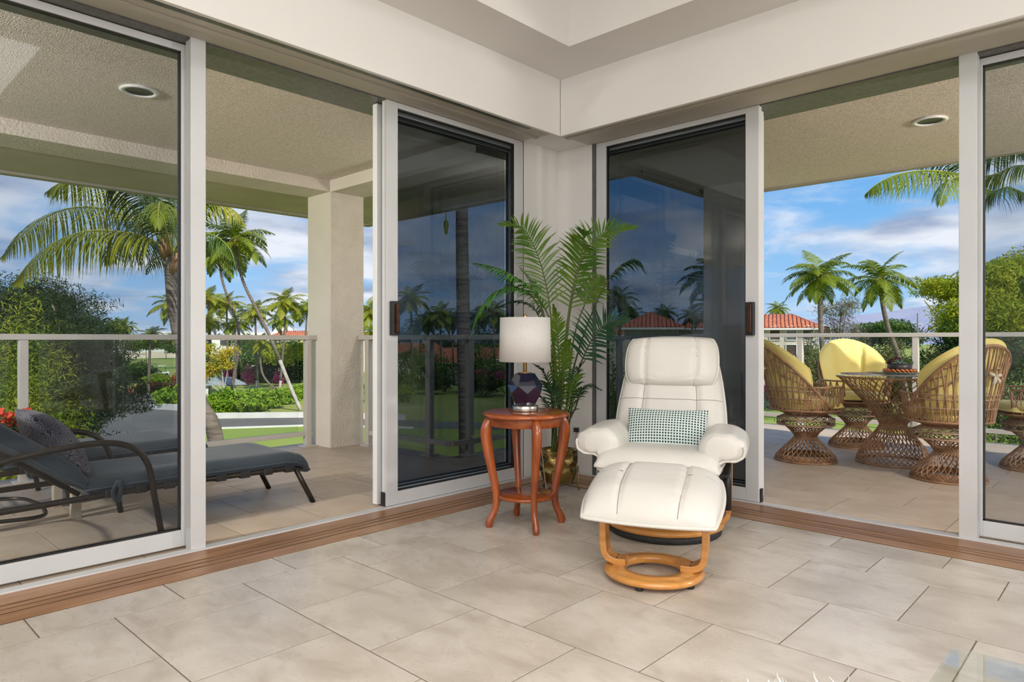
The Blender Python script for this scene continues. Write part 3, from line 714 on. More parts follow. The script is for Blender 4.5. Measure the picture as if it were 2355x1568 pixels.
for k in range(3):
    a = 2.1*k; MB().tube([(0, 0, 0.520), (0.1425*math.cos(a), 0.1425*math.sin(a), 0.530)], 0.0018, 6).build('spider_arm', W['nickel'], lp)
cd = MB().tube(spline([(-2.72, 3.05, 0.60), (-2.86, 3.30, 0.45), (-2.98, 3.50, 0.10), (-3.02, 3.58, 0.008), (-3.15, 3.75, 0.009), (-3.30, 4.20, 0.06), (-3.31, 4.262, 0.33)], 40), 0.003, 6).build('lamp_cord', M('cord_white', (0.55, 0.52, 0.46), 0.5, var=((0.5, 0.47, 0.42), 10, 2)))
tag(cd, 'thin pale lamp cord hanging behind the side table to the outlet', 'cord')

# ------------------------------------------------------------------ fronds
def frond_arrays(pts, n, ll, lw, sweep=0.55, hang=0.25, up=None, r0=0.008, r1=0.002, start=0.15, taper=0.62, seed=0, seg=3, lift=0.25, jit=0.10):
    """rachis tube plus leaflets on both sides. PTS: rachis polyline. returns V, F(quads), material index (0 leaf, 1 rachis)"""
    rg = np.random.RandomState(seed); m = 18
    P = spline(pts, m); V = []; F = []; MI = []
    upv = Vector(up) if up is not None else Vector((0, 0, 1))
    for i, p in enumerate(P):
        t = (P[min(i+1, m-1)]-P[max(i-1, 0)]).normalized(); side = t.cross(upv)
        side = side.normalized() if side.length > 1e-4 else t.orthogonal().normalized()
        nn = side.cross(t); r = r0+(r1-r0)*i/(m-1)
        for a in (0.5, 2.6, 4.7): V.append(p+side*(r*math.cos(a))+nn*(r*math.sin(a)))
    for i in range(m-1):
        for k in range(3):
            k2 = (k+1) % 3; F.append((i*3+k, i*3+k2, i*3+3+k2, i*3+3+k)); MI.append(1)
    for j in range(n):
        f = start+(1-start)*(j+0.5)/n; x = f*(m-1); i = min(int(x), m-2); p = P[i].lerp(P[i+1], x-i)
        t = (P[min(i+1, m-1)]-P[max(i-1, 0)]).normalized(); side = t.cross(upv)
        side = side.normalized() if side.length > 1e-4 else t.orthogonal().normalized()
        nn = side.cross(t)
        L = ll*(math.sin(math.pi*min(1, (f-start)/(1-start)*0.62+0.30))**0.7)*(1-taper*max(0, f-0.6)/0.4)
        for s in (-1, 1):
            sw = sweep+0.5*max(0, f-0.75)/0.25+rg.uniform(-jit, jit)
            d = (side*s*math.cos(sw)+t*math.sin(sw)+nn*(lift+rg.uniform(-jit, jit))).normalized()
            Lj = L*rg.uniform(0.9, 1.08); w = lw*rg.uniform(0.85, 1.1)
            wd = t*math.cos(sw)-side*s*math.sin(sw)
            q = p.copy(); b = len(V); dd = d.copy()
            for k in range(seg+1):
                g = k/seg; ww = w*(0.55 if k == 0 else 1.0 if g < 0.7 else 0.55 if k < seg else 0.06)
                V.append(q+wd*ww*0.5); V.append(q-wd*ww*0.5)
                dd = (dd+Vector((0, 0, -hang*(0.6+g)))).normalized(); q = q+dd*(Lj/seg)
            for k in range(seg): F.append((b+2*k, b+2*k+1, b+2*k+3, b+2*k+2)); MI.append(0)
    return np.array([tuple(v) for v in V]), np.array(F), np.array(MI)

def frond(name, mats, parent, *a, off=(0, 0, 0), **k):
    V, F, MI = frond_arrays(*a, **k); V = V-np.array(off)
    return link(fast(name, V, F, mats, MI), name, parent)

W['leaf_a'] = M('palm_leaf_green', (0.070, 0.185, 0.020), 0.40, var=((0.15, 0.25, 0.025), 6, 3), trans=0.28, spec=0.5)
W['leaf_b'] = M('palm_leaf_dark', (0.016, 0.062, 0.030), 0.40, var=((0.030, 0.10, 0.035), 6, 3), trans=0.20, spec=0.5)
W['leaf_c'] = M('palm_leaf_light', (0.075, 0.27, 0.030), 0.38, var=((0.13, 0.35, 0.05), 6, 3), trans=0.28, spec=0.5)
W['stalk'] = M('palm_stalk', (0.085, 0.14, 0.030), 0.5, var=((0.12, 0.13, 0.04), 8, 3))
W['stalk_dark'] = M('palm_stalk_brown', (0.07, 0.065, 0.025), 0.6, var=((0.045, 0.055, 0.02), 8, 3))

PX, PY = -3.03, 3.70
pt = empty('potted_palm', (PX, PY, 0), 0, 'tall leafy palm plant in a hammered gold pot in the room corner', 'plant')
D0 = 4.78
def pp(*uvd): return [at(u, v, D0+d) for u, v, d in uvd]
A, B_, C_ = [W['leaf_a'], W['stalk']], [W['leaf_b'], W['stalk_dark']], [W['leaf_c'], W['stalk']]
plant = [  # rachis pixels (u, v, depth offset), leaflets, length, width, material, options
 (((1288,1028,0),(1276,860,0),(1266,720,0.05),(1250,630,0.1),(1226,562,0.1),(1196,520,0.05),(1150,516,0)), 34, 0.216, 0.0151, A, dict(sweep=0.75, start=0.36, hang=0.16)),
 (((1294,1028,0),(1297,860,0),(1308,740,0.05),(1322,660,0.05),(1342,590,0.02),(1372,546,0),(1412,528,-0.03),(1462,522,-0.05)), 36, 0.216, 0.0151, A, dict(sweep=0.6, start=0.33, hang=0.14)),
 (((1290,1028,0),(1300,780,-0.05),(1318,660,-0.10),(1336,590,-0.22),(1342,548,-0.34),(1336,528,-0.44)), 29, 0.200, 0.0151, A, dict(sweep=0.7, start=0.40, hang=0.10)),
 (((1286,1028,0),(1280,860,-0.1),(1266,740,-0.15),(1228,672,-0.2),(1180,634,-0.25),(1130,612,-0.3),(1088,604,-0.32)), 34, 0.162, 0.0158, C_, dict(sweep=0.85, start=0.38, hang=0.42, lift=0.1)),
 (((1284,1028,0),(1272,850,-0.1),(1248,720,-0.12),(1200,664,-0.16),(1146,668,-0.2),(1104,712,-0.25),(1080,780,-0.27)), 32, 0.162, 0.0151, C_, dict(sweep=0.8, start=0.42, hang=0.40, lift=0.1)),
 (((1300,1028,0),(1318,850,0),(1362,716,0),(1394,652,-0.02),(1428,612,-0.05),(1460,600,-0.08),(1484,626,-0.1)), 27, 0.178, 0.0158, B_, dict(sweep=0.7, start=0.52, hang=0.38, lift=0.15)),
 (((1302,1028,0),(1322,880,-0.05),(1345,815,-0.08),(1372,765,-0.12),(1400,742,-0.16),(1446,734,-0.2)), 25, 0.205, 0.0158, B_, dict(sweep=0.55, start=0.35, hang=0.14)),
 (((1286,1028,0),(1286,900,-0.12),(1284,800,-0.2),(1280,744,-0.26),(1272,700,-0.34)), 29, 0.135, 0.0137, A, dict(sweep=0.95, start=0.18, hang=0.10)),
 (((1282,1028,0),(1262,820,0.1),(1236,720,0.15),(1190,694,0.18),(1142,706,0.2)), 27, 0.162, 0.0144, B_, dict(sweep=0.75, start=0.45, hang=0.30)),
 (((1284,1028,0),(1266,900,-0.1),(1250,856,-0.12),(1226,836,-0.14)), 20, 0.108, 0.0122, B_, dict(sweep=0.7, start=0.3, hang=0.2)),
 (((1284,1028,0),(1276,930,-0.15),(1262,890,-0.2),(1240,874,-0.24)), 18, 0.108, 0.0122, B_, dict(sweep=0.7, start=0.3, hang=0.2)),
 (((1300,1028,0),(1318,920,-0.05),(1326,860,-0.08),(1346,828,-0.1)), 23, 0.119, 0.0130, B_, dict(sweep=0.75, start=0.22, hang=0.22)),
 (((1300,1028,0),(1322,940,-0.08),(1334,900,-0.12),(1356,886,-0.15),(1384,896,-0.18)), 23, 0.103, 0.0115, B_, dict(sweep=0.7, start=0.35, hang=0.35)),
 (((1298,1028,0),(1316,800,0.1),(1345,700,0.12),(1368,660,0.14),(1388,640,0.15)), 23, 0.162, 0.0144, A, dict(sweep=0.6, start=0.5, hang=0.2)),
 (((1290,1028,0),(1294,880,-0.2),(1302,820,-0.28),(1312,780,-0.34)), 25, 0.108, 0.0122, A, dict(sweep=0.9, start=0.2, hang=0.12)),
 (((1296,1028,0),(1306,930,-0.2),(1316,880,-0.28),(1340,860,-0.34)), 23, 0.092, 0.0115, A, dict(sweep=0.8, start=0.2, hang=0.2)),
 (((1280,1028,0),(1258,760,0.15),(1240,690,0.18),(1222,650,0.2),(1196,616,0.2)), 25, 0.151, 0.0144, C_, dict(sweep=0.7, start=0.55, hang=0.2)),
 (((1284,1028,0),(1268,950,-0.1),(1246,915,-0.14),(1222,905,-0.18)), 16, 0.092, 0.0115, B_, dict(sweep=0.7, start=0.3, hang=0.25)),
]
for i, (path, n, ll, lw, mm, kw) in enumerate(plant):
    P = pp(*path); P[0] = Vector((PX+0.05*math.cos(i*2.4), PY+0.05*math.sin(i*2.4), 0.262))
    frond('frond', mm, pt, P, n, ll, lw, r0=0.0085, r1=0.0018, seed=i, seg=4, off=(PX, PY, 0), up=tuple(Vector((0.50, -0.62, 0.60)) if i in (0, 1, 2, 7, 14, 15, 6, 13) else Vector((0, 0, 1))), **kw)
# dead sheath
MB().tube(spline([(0.04, -0.02, 0.26), (0.075, -0.035, 0.34), (0.085, -0.03, 0.40)], 8), [0.006, 0.006, 0.006, 0.005, 0.005, 0.004, 0.003, 0.001], 6).build('dry_sheath', W['stalk_dark'], pt)
W['gold'] = M('hammered_gold', (0.46, 0.34, 0.13), 0.24, 1.0, var=((0.30, 0.21, 0.07), 9, 4), bump=(40, 0.05, 0.002))
W['soil'] = M('dark_soil', (0.02, 0.015, 0.01), 0.9, var=((0.04, 0.03, 0.02), 60, 4))
def pot():
    n, m = 72, 34; prof = spline([(0.0, 0, 0.052), (0.05, 0, 0.053), (0.10, 0, 0.072), (0.128, 0, 0.13), (0.134, 0, 0.20), (0.132, 0, 0.292)], m); rows = []
    for j, p in enumerate(prof):
        row = []
        for k in range(n):
            a = 2*math.pi*k/n; r = p.x
            if 0.075 < p.z < 0.285:
                band = (p.z-0.075)/0.07; kk = int(band); off = 0.5*(kk % 2)
                fa = (a/(2*math.pi)*9+off) % 1-0.5; fb = band-kk-0.5
                q = (fa/0.42)**2+(fb/0.44)**2
                if q < 1: r -= 0.010*math.sqrt(1-q)
            row.append((r*math.cos(a), r*math.sin(a), p.z))
        rows.append(row)
    b = MB().grid(rows, closed_u=True)
    b.lathe([(0.132, 0.292), (0.1285, 0.293), (0.1275, 0.25), (0.1275, 0.24)], n)
    return b.build('pot', W['gold'], pt)
po = pot()
MB().lathe([(0.128, 0.255), (0.06, 0.262), (0.0, 0.262)], 40).build('soil', W['soil'], po)
W['gold_leg'] = M('gold_stand', (0.34, 0.25, 0.10), 0.35, 1.0, var=((0.26, 0.18, 0.07), 20, 2))
for k in range(3):
    a = math.radians(-66+120*k)
    ca, sa = math.cos(a), math.sin(a)
    MB().tube([(0.142*ca, 0.142*sa, 0.17), (0.143*ca, 0.143*sa, 0.03), (0.15*ca, 0.15*sa, 0.0)], [0.0055, 0.006, 0.0045], 10).tube([(0.143*ca, 0.143*sa, 0.045), (0.0, 0.0, 0.045)], 0.004, 8).build('stand_leg', W['gold_leg'], pt)

# ------------------------------------------------------------------ loungers on the left balcony
W['denim'] = M('blue_grey_canvas', (0.036, 0.053, 0.070), 0.82, var=((0.024, 0.036, 0.050), 5, 4), bump=(160, 0.25, 0.002), sheen=0.15)
W['bronze'] = M('dark_bronze_tube', (0.022, 0.016, 0.013), 0.35, 0.4, var=((0.035, 0.026, 0.02), 15, 2))
W['strap'] = M('lounger_strap', (0.012, 0.012, 0.013), 0.7, var=((0.02, 0.02, 0.022), 30, 2))
HW = 0.285
def lounger():
    o = empty('sun_lounger', (0, 0, 0), 0, None, 'lounger', 'sun loungers on the left balcony'); m = W['bronze']
    # bed frame: side rails and the raised back
    for s in (-1, 1):
        MB().tube([(s*HW, -1.35, 0.20), (s*HW, -0.9, 0.235), (s*HW, 0.0, 0.252), (s*HW, 0.68, 0.240), (s*HW*0.93, 0.77, 0.228)], 0.016, 10).build('side_rail', m, o)
        MB().tube([(s*(HW-0.03), -0.50, 0.262), (s*(HW-0.03), -1.15, 0.745)], 0.014, 10).build('back_rail', m, o)
        MB().tube(spline([(s*(HW+0.045), -0.16+0.035, 0.0), (s*(HW+0.045), -0.16, 0.20), (s*(HW+0.045), -0.20, 0.40), (s*(HW+0.045), -0.30, 0.50), (s*(HW+0.045), -0.50, 0.525), (s*(HW+0.045), -0.85, 0.475), (s*(HW+0.045), -1.08, 0.38), (s*(HW+0.045), -1.16, 0.22), (s*(HW+0.045), -1.18, 0.0)], 44), 0.0165, 10).build('armrest_leg', m, o)
        MB().tube([(s*HW, 0.70, 0.235), (s*(HW+0.012), 0.82, 0.0)], 0.0165, 10).build('foot_leg', m, o)
        MB().tube([(s*HW, -0.16, 0.215), (s*(HW+0.05), -0.16, 0.215)], 0.010, 8).build('leg_bolt', m, o)
    MB().tube([(-HW*0.93, 0.77, 0.228), (HW*0.93, 0.77, 0.228)], 0.014, 10).build('end_bar', m, o)
    MB().tube(spline([(-HW, -0.95, 0.20), (-HW, -0.68, 0.185), (-0.1, -0.62, 0.185), (0.1, -0.62, 0.185), (HW, -0.68, 0.185), (HW, -0.95, 0.20)], 24), 0.010, 8).build('back_brace', m, o)
    for k in range(8):
        y = -0.36+0.145*k
        z = 0.250-0.017*max(0, (y-0.0))/0.95
        MB().box((-HW-0.018, y-0.030, z-0.020), (HW+0.018, y+0.030, z+0.020)).build('strap', W['strap'], o, 0.004)
    # cushion: long seat part, wrapped foot end, back part
    def mp(u, v, t):
        y = -0.48+(v+1)/2*1.33; z = 0.283+t
        if y > 0.62:
            a = (y-0.62)/0.22; z -= 0.070*a*a; y = 0.62+0.20*math.sin(min(1.2, a*1.1)); t *= 1+0.25*a
        return (u*(HW+0.005)+0.004*math.sin(9*y+u), y, z+0.004*math.sin(6*y+2*u))
    pad('seat_cushion', mp, W['denim'], o, 34, 70, 0.05, 0.066, 0.045, 16, hseams=((-0.93, 0.15, 0.03), (0.80, 0.16, 0.022)), pipe=0.006, q=0.40, wrinkle=0.0, seed=4)
    ca, sa = math.cos(math.radians(37)), math.sin(math.radians(37))
    def mb_(u, v, t):
        l = (v+1)/2*0.86; y, z = -0.46-l*ca, 0.285+l*sa
        return (u*(HW+0.0), y+t*sa, z+t*ca)
    pad('back_cushion', mb_, W['denim'], o, 34, 36, 0.10, 0.080, 0.035, 8, hseams=((-0.9, 0.2, 0.04),), pipe=0.006, q=0.42, seed=6, seams=((0.0, 0.0, 1.0),), wrinkle=0.03)
    MB().tube(spline([(HW+0.01, -0.33, 0.31), (HW+0.028, -0.32, 0.27), (HW+0.022, -0.335, 0.20)], 8), 0.012, 6).tube(spline([(HW+0.01, -0.33, 0.31), (HW+0.028, -0.36, 0.26), (HW+0.022, -0.345, 0.21)], 8), 0.010, 6).build('tie', W['denim'], o)
    return o
lg1 = lounger(); lg1.location = (-4.285, 1.535, 0)
lg1['label'] = 'nearer blue-grey cushioned sun lounger, with a patterned pillow on it'
lg2 = copy_tree(lg1); lg2.location = (-5.38, 1.36, 0); lg2.rotation_euler.z = math.radians(3)
lg2['label'] = 'farther blue-grey sun lounger, beside the glass railing'
def paisley():
    m = M('paisley_fabric', (0.17, 0.155, 0.18), 0.85, sheen=0.1, var=((0.07, 0.07, 0.095), 5, 2)); t = m.node_tree; n = t.nodes; l = t.links; b = n['Principled BSDF']
    prev = b.inputs['Base Color'].links[0].from_socket
    tc = n.new('ShaderNodeTexCoord'); no = n.new('ShaderNodeTexNoise'); no.inputs['Scale'].default_value = 9; l.new(tc.outputs['Object'], no.inputs['Vector'])
    mxv = n.new('ShaderNodeMixRGB'); mxv.inputs[0].default_value = 0.10; l.new(tc.outputs['Object'], mxv.inputs[1]); l.new(no.outputs['Color'], mxv.inputs[2])
    vo = n.new('ShaderNodeTexVoronoi'); vo.inputs['Scale'].default_value = 16; l.new(mxv.outputs[0], vo.inputs['Vector'])
    mu = n.new('ShaderNodeMath'); mu.operation = 'MULTIPLY'; mu.inputs[1].default_value = 34; l.new(vo.outputs['Distance'], mu.inputs[0])
    si = n.new('ShaderNodeMath'); si.operation = 'SINE'; l.new(mu.outputs[0], si.inputs[0])
    gt = n.new('ShaderNodeMath'); gt.operation = 'GREATER_THAN'; gt.inputs[1].default_value = 0.55; l.new(si.outputs[0], gt.inputs[0])
    mx = n.new('ShaderNodeMixRGB'); l.new(gt.outputs[0], mx.inputs[0]); l.new(prev, mx.inputs[1]); mx.inputs[2].default_value = (0.012, 0.012, 0.02, 1); l.new(mx.outputs[0], b.inputs['Base Color'])
    return m
pillow_obj('throw_pillow', 0.42, 0.42, 0.19, paisley(), (-4.27, 0.975, 0.515), (math.radians(52), 0, math.radians(178)), 'grey and mauve paisley pillow leaning on the lounger back')

# small pale table with potted red flowers between the loungers
st = empty('patio_table', (-4.86, 0.98, 0), 0, 'small pale metal table between the sun loungers', 'table')
W['beige_metal'] = M('beige_metal', (0.50, 0.44, 0.35), 0.5, var=((0.46, 0.405, 0.32), 8, 2))
MB().box((-0.24, -0.24, 0.415), (0.24, 0.24, 0.44)).build('tabletop', W['beige_metal'], st, 0.004)
for sx in (-1, 1):
    for sy in (-1, 1):
        MB().box((sx*0.20-0.025, sy*0.20-0.025, 0), (sx*0.20+0.025, sy*0.20+0.025, 0.416)).build('leg', W['beige_metal'], st, 0.003)
fp = empty('flower_pot', (-4.74, 0.875, 0.44), 0, 'brown pot of red flowers at the left edge, above the lounger', 'flowers')
W['terra'] = M('brown_pot', (0.10, 0.045, 0.025), 0.6, var=((0.07, 0.03, 0.02), 12, 3))
W['petal'] = M('red_petal', (0.62, 0.025, 0.02), 0.6, var=((0.75, 0.08, 0.03), 14, 2), trans=0.2)
W['petal2'] = M('orange_red_petal', (0.72, 0.10, 0.03), 0.6, var=((0.62, 0.04, 0.02), 14, 2), trans=0.2)
W['green'] = M('garden_leaf', (0.06, 0.15, 0.02), 0.55, var=((0.10, 0.22, 0.03), 8, 2), trans=0.2)
W['yellow_eye'] = M('flower_eye', (0.80, 0.50, 0.10), 0.6, var=((0.7, 0.4, 0.08), 20, 2))
MB().lathe([(0.0, 0), (0.045, 0), (0.062, 0.10), (0.068, 0.10), (0.068, 0.118), (0.058, 0.118), (0.055, 0.10), (0.0, 0.10)], 28).build('pot', W['terra'], fp)
rf = random.Random(9)
for k in range(17):
    a, r, z = rf.uniform(0, 6.28), 0.13*math.sqrt(rf.random()), 0.17+rf.uniform(-0.03, 0.06)
    c = Vector((r*math.cos(a), r*math.sin(a), z-0.15*r)); nrm = Vector((r*math.cos(a)*4+0.35, r*math.sin(a)*4-0.35, 0.6)).normalized(); qd = nrm.to_track_quat('Z', 'Y').to_matrix()
    b = MB(); m = W['petal'] if k % 3 else W['petal2']
    for p in range(5):
        aa = 1.2566*p+k; e = Vector((math.cos(aa), math.sin(aa), 0)); s_ = Vector((-math.sin(aa), math.cos(aa), 0))
        pts = [e*0.004, e*0.018+s_*0.013+Vector((0, 0, 0.006)), e*0.031+s_*0.010+Vector((0, 0, 0.003)), e*0.033-s_*0.008+Vector((0, 0, 0.003)), e*0.018-s_*0.014+Vector((0, 0, 0.006))]
        b.add([c+qd @ x for x in pts], [(0, 1, 2, 3, 4)], 0, True)
    fl = b.build('blossom', m, fp)
    MB().tube([c-nrm*0.002, c+nrm*0.008], [0.004, 0.003], 6).build('flower_eye', W['yellow_eye'], fl)
    MB().tube([(0, 0, 0.10), c*0.5+Vector((0, 0, 0.06)), c], 0.002, 5).build('stem', W['green'], fl)
for k in range(16):
    a = 0.39*k+0.2; e = Vector((math.cos(a), math.sin(a), 0)); s_ = Vector((-math.sin(a), math.cos(a), 0)); z = 0.10+0.03*(k % 3)
    MB().add([e*0.02+Vector((0, 0, z)), e*0.07+s_*0.018+Vector((0, 0, z+0.025)), e*0.12+Vector((0, 0, z+0.01)), e*0.07-s_*0.018+Vector((0, 0, z+0.025))], [(0, 1, 2, 3)], 0, True).build('leaf', W['green'], fp)

# ------------------------------------------------------------------ wicker set on the right balcony
W['wicker'] = M('wicker_strand', (0.36, 0.205, 0.11), 0.55, var=((0.23, 0.12, 0.06), 14, 3))
W['wicker_pale'] = M('wicker_weathered', (0.44, 0.30, 0.20), 0.6, var=((0.33, 0.21, 0.135), 14, 3))
W['yellow'] = M('yellow_canvas', (0.80, 0.68, 0.25), 0.85, var=((0.74, 0.61, 0.20), 4, 3), bump=(150, 0.15, 0.002), sheen=0.1)
W['tie'] = M('pale_tie', (0.66, 0.58, 0.44), 0.8, var=((0.58, 0.5, 0.38), 20, 2))
def weave(prof, n, turn, r, mb, both=True, z0=None):
    """strands that run up a surface of revolution PROF [(radius, z)] while turning by TURN"""
    P = spline([(a, 0, b) for a, b in prof], 14)
    for k in range(n):
        for s in ((-1, 1) if both else (1,)):
            pts = []
            for i, p in enumerate(P):
                a = 2*math.pi*k/n+s*turn*i/(len(P)-1); pts.append((p.x*math.cos(a), p.x*math.sin(a), p.z))
            mb.tube(pts, r, 3, caps=False)
    return mb
def ring(mb, rad, z, r, n=40):
    return mb.tube([(rad*math.cos(2*math.pi*k/n), rad*math.sin(2*math.pi*k/n), z) for k in range(n)], r, 6, closed=True)
# outline of the tub: phi = 0 at the back, +-pi at the front
def tub_top(phi):
    a = abs(phi); k = max(0.0, min(1.0, a/math.radians(118))); s = k*k*(3-2*k)
    z = 1.015-0.555*(0.30*k**2.2+0.70*s) if k < 1 else 0.46
    r = 0.285+0.125*(1-s)**0.9
    return r, z
def wicker_chair():
    o = empty('wicker_chair', (0, 0, 0), 0, None, 'chair', 'wicker swivel chairs around the wicker table')
    b = weave([(0.25, 0.012), (0.235, 0.05), (0.15, 0.14), (0.095, 0.20), (0.093, 0.225)], 30, 1.05, 0.0042, MB()); ring(b, 0.252, 0.008, 0.008)
    weave([(0.093, 0.215), (0.12, 0.255), (0.175, 0.305), (0.205, 0.325)], 28, 0.95, 0.0040, b)
    b.lathe([(0.088, 0.185), (0.088, 0.238)], 24); b.lathe([(0.236, 0.012), (0.212, 0.058)], 40)
    b.build('pedestal', W['wicker'], o)
    b = ring(ring(MB(), 0.235, 0.318, 0.006), 0.235, 0.368, 0.006)
    weave([(0.235, 0.318), (0.235, 0.368)], 18, 0.35, 0.0042, b); weave([(0.235, 0.368), (0.19, 0.392), (0.15, 0.405)], 40, 0.8, 0.0040, b, both=False); weave([(0.235, 0.318), (0.20, 0.322)], 40, 0.3, 0.004, b, both=False)
    b.build('swivel_band', W['wicker_pale'], o)
    b = weave([(0.15, 0.40), (0.20, 0.425), (0.268, 0.445), (0.285, 0.455)], 34, 0.7, 0.0042, MB()); ring(b, 0.288, 0.452, 0.011)
    b.lathe([(0.0, 0.440), (0.262, 0.444)], 32); b.build('seat_bowl', W['wicker'], o)
    # tub: uprights fanned from the seat rim to the top rim, criss-cross and hoops
    def pt_(phi, f):
        r1, z1 = tub_top(phi); f2 = f
        r = 0.288+(r1-0.288)*f2**1.15; z = 0.455+(z1-0.455)*f2
        a = math.pi+phi          # back is at -x
        return (r*math.cos(a), r*math.sin(a), z)
    b = MB()
    for k in range(-13, 14):
        phi = math.radians(118)*k/13.5
        for d in (-0.035, 0.035):
            b.tube([pt_(phi+d*(1-2*f)*1.6, f) for f in (0, 0.25, 0.5, 0.75, 1)], 0.0062 if d > 0 else 0.005, 4, caps=False)
    b.build('back_strands', W['wicker'], o)
    b = MB()
    for f, rr in ((0.18, 0.006), (0.30, 0.006), (0.36, 0.005)):
        lim = math.radians(104)
        b.tube([pt_(lim*(2*i/30-1), min(1.0, f*(0.56/max(0.12, tub_top(lim*(2*i/30-1))[1]-0.455)))) for i in range(31)], rr, 5, caps=False)
    for s in (-1, 1):
        b.tube([pt_(s*math.radians(x), f) for x, f in ((-78, 0.62), (-30, 0.66), (25, 0.86), (52, 1.0))], 0.005, 5)
        b.tube([pt_(s*math.radians(x), f) for x, f in ((-60, 0.95), (-15, 0.74), (35, 0.66), (70, 0.80))], 0.005, 5)
    b.build('back_hoops', W['wicker_pale'], o)
    b = MB(); lim = math.radians(118)
    b.tube([pt_(lim*(2*i/40-1), 1.0) for i in range(41)], 0.0115, 8); b.build('top_rim', W['wicker'], o)
    for s in (-1, 1):
        b = MB(); ang = [math.radians(x) for x in (74, 88, 102, 116, 130, 142)]
        top = [(0.315*math.cos(math.pi+s*a), 0.315*math.sin(math.pi+s*a), 0.655) for a in ang]; low = [(0.288*math.cos(math.pi+s*a), 0.288*math.sin(math.pi+s*a), 0.455) for a in ang]
        b.tube(spline(top, 12), 0.009, 6); b.tube([top[-1], low[-1]], 0.010, 6)
        for i in range(5):
            b.tube([top[i], low[i]], 0.0045, 4, caps=False); b.tube([top[i], low[i+1]], 0.004, 4, caps=False); b.tube([top[i+1], low[i]], 0.004, 4, caps=False)
        b.build('armrest', W['wicker'], o)
    def sc(u, v, t): return (u*0.255+0.035, v*0.255, 0.475+t+0.012*u)
    pad('seat_cushion', sc, W['yellow'], o, 26, 26, 0.75, 0.075, 0.02, 5, pipe=0.006, q=0.45, seed=3)
    def bk(u, v, t):
        phi = u*math.radians(80); f = 0.12+(v+1)/2*0.90
        r1, z1 = tub_top(phi*0.80); r1 += 0.0
        f3 = min(f, 0.985); r = 0.288+(r1-0.288)*f3**1.15-0.028-t; z = 0.47+(z1+0.035-0.47)*f
        a = math.pi+phi; lean = 0.0
        return (r*math.cos(a), r*math.sin(a), z)
    pad('back_cushion', bk, W['yellow'], o, 48, 28, 0.22, 0.070, 0.012, 5, seams=((-0.36, 0.42, 0.05), (0.36, 0.42, 0.05)), pipe=0.006, q=0.45, wrinkle=0.03, seed=5)
    b = MB(); c = Vector(pt_(math.radians(8), 0.62)); c.x -= 0.016
    for e in ((0.0, 0.05, 0.02), (0.0, -0.045, 0.012), (-0.012, 0.035, -0.06), (-0.012, -0.02, -0.05)):
        b.tube(spline([c, c+Vector(e)*0.6+Vector((-0.012, 0, 0)), c+Vector(e)], 7), [0.004, 0.009, 0.012, 0.013, 0.012, 0.010, 0.005], 6)
    b.build('tie', W['tie'], o)
    return o
TX, TY = -1.63, 6.525
c1 = wicker_chair()
spots = [(-2.225, 6.135, None, 'leftmost wicker chair, seen from its side, back against the door edge'), (-2.15, 7.28, None, 'far wicker chair facing the room with sunlight on its yellow back'),
         (-1.135, 6.045, None, 'nearest wicker chair, seen from behind at the door post'), (-0.69, 6.99, None, 'wicker chair at the right edge, partly hidden behind another chair')]
for i, (x, y, a, lab) in enumerate(spots):
    c = c1 if i == 0 else copy_tree(c1)
    c.location = (x, y, 0); c.rotation_euler.z = math.atan2(TY-y, TX-x)+(0.12, 0.0, 0.10, 0.0)[i]; c['label'] = lab
wt = empty('wicker_table', (TX, TY, 0), 0, 'round glass-topped wicker table with a woven hourglass base', 'table')
b = weave([(0.285, 0.015), (0.275, 0.06), (0.225, 0.16), (0.135, 0.27), (0.105, 0.325), (0.104, 0.345)], 40, 1.0, 0.0046, MB()); ring(b, 0.288, 0.010, 0.009)
weave([(0.104, 0.330), (0.15, 0.42), (0.28, 0.58), (0.43, 0.735)], 40, 0.95, 0.0042, b); ring(b, 0.435, 0.737, 0.010, 60)
b.lathe([(0.100, 0.30), (0.100, 0.36)], 28); b.build('woven_base', W['wicker'], wt)
MB().lathe([(0.0, 0.747), (0.452, 0.747), (0.456, 0.751), (0.452, 0.756), (0.0, 0.756)], 72).build('glass_top', W['table_glass'], wt)
W['placemat'] = M('woven_placemat', (0.22, 0.15, 0.13), 0.85, var=((0.42, 0.36, 0.35), 60, 2), bump=(140, 0.6, 0.004))
for k, (dx, dy, lab) in enumerate(((-0.27, -0.08, 'woven oval placemat at the left side of the wicker table'), (-0.10, 0.27, 'woven oval placemat at the far side of the wicker table'), (0.16, -0.25, 'woven oval placemat at the near side of the wicker table, behind the nearest chair'), (0.29, 0.14, 'woven oval placemat at the right side of the wicker table'))):
    a = math.atan2(dy, dx)+math.pi/2; b = MB(); n = 40
    for rr in (0.02, 0.045, 0.07, 0.095, 0.12, 0.14):
        b.tube([(rr*1.25*math.cos(2*math.pi*i/n), rr*0.86*math.sin(2*math.pi*i/n), 0.004) for i in range(n)], 0.0125 if rr < 0.13 else 0.009, 4, closed=True, sq=0.32)
    p = b.build('placemat', W['placemat']); p.location = (TX+dx, TY+dy, 0.7565); p.rotation_euler.z = a; tag(p, lab, 'placemat', 'placemats on the wicker table')
CXp, CYp = TX+0.045, TY+0.03
W['teal'] = M('teal_glaze', (0.045, 0.26, 0.24), 0.18, var=((0.03, 0.20, 0.20), 8, 2), coat=0.4)
pl = MB().lathe([(0.0, 0.0), (0.11, 0.0), (0.155, 0.016), (0.160, 0.020), (0.155, 0.022), (0.11, 0.008), (0.0, 0.006)], 48).build('plate', W['teal']); pl.location = (CXp, CYp, 0.7565); tag(pl, 'shallow teal plate under the succulent bowl on the wicker table', 'plate')
W['shell'] = M('orange_bead', (0.66, 0.20, 0.045), 0.35, var=((0.50, 0.12, 0.03), 20, 2), coat=0.3)
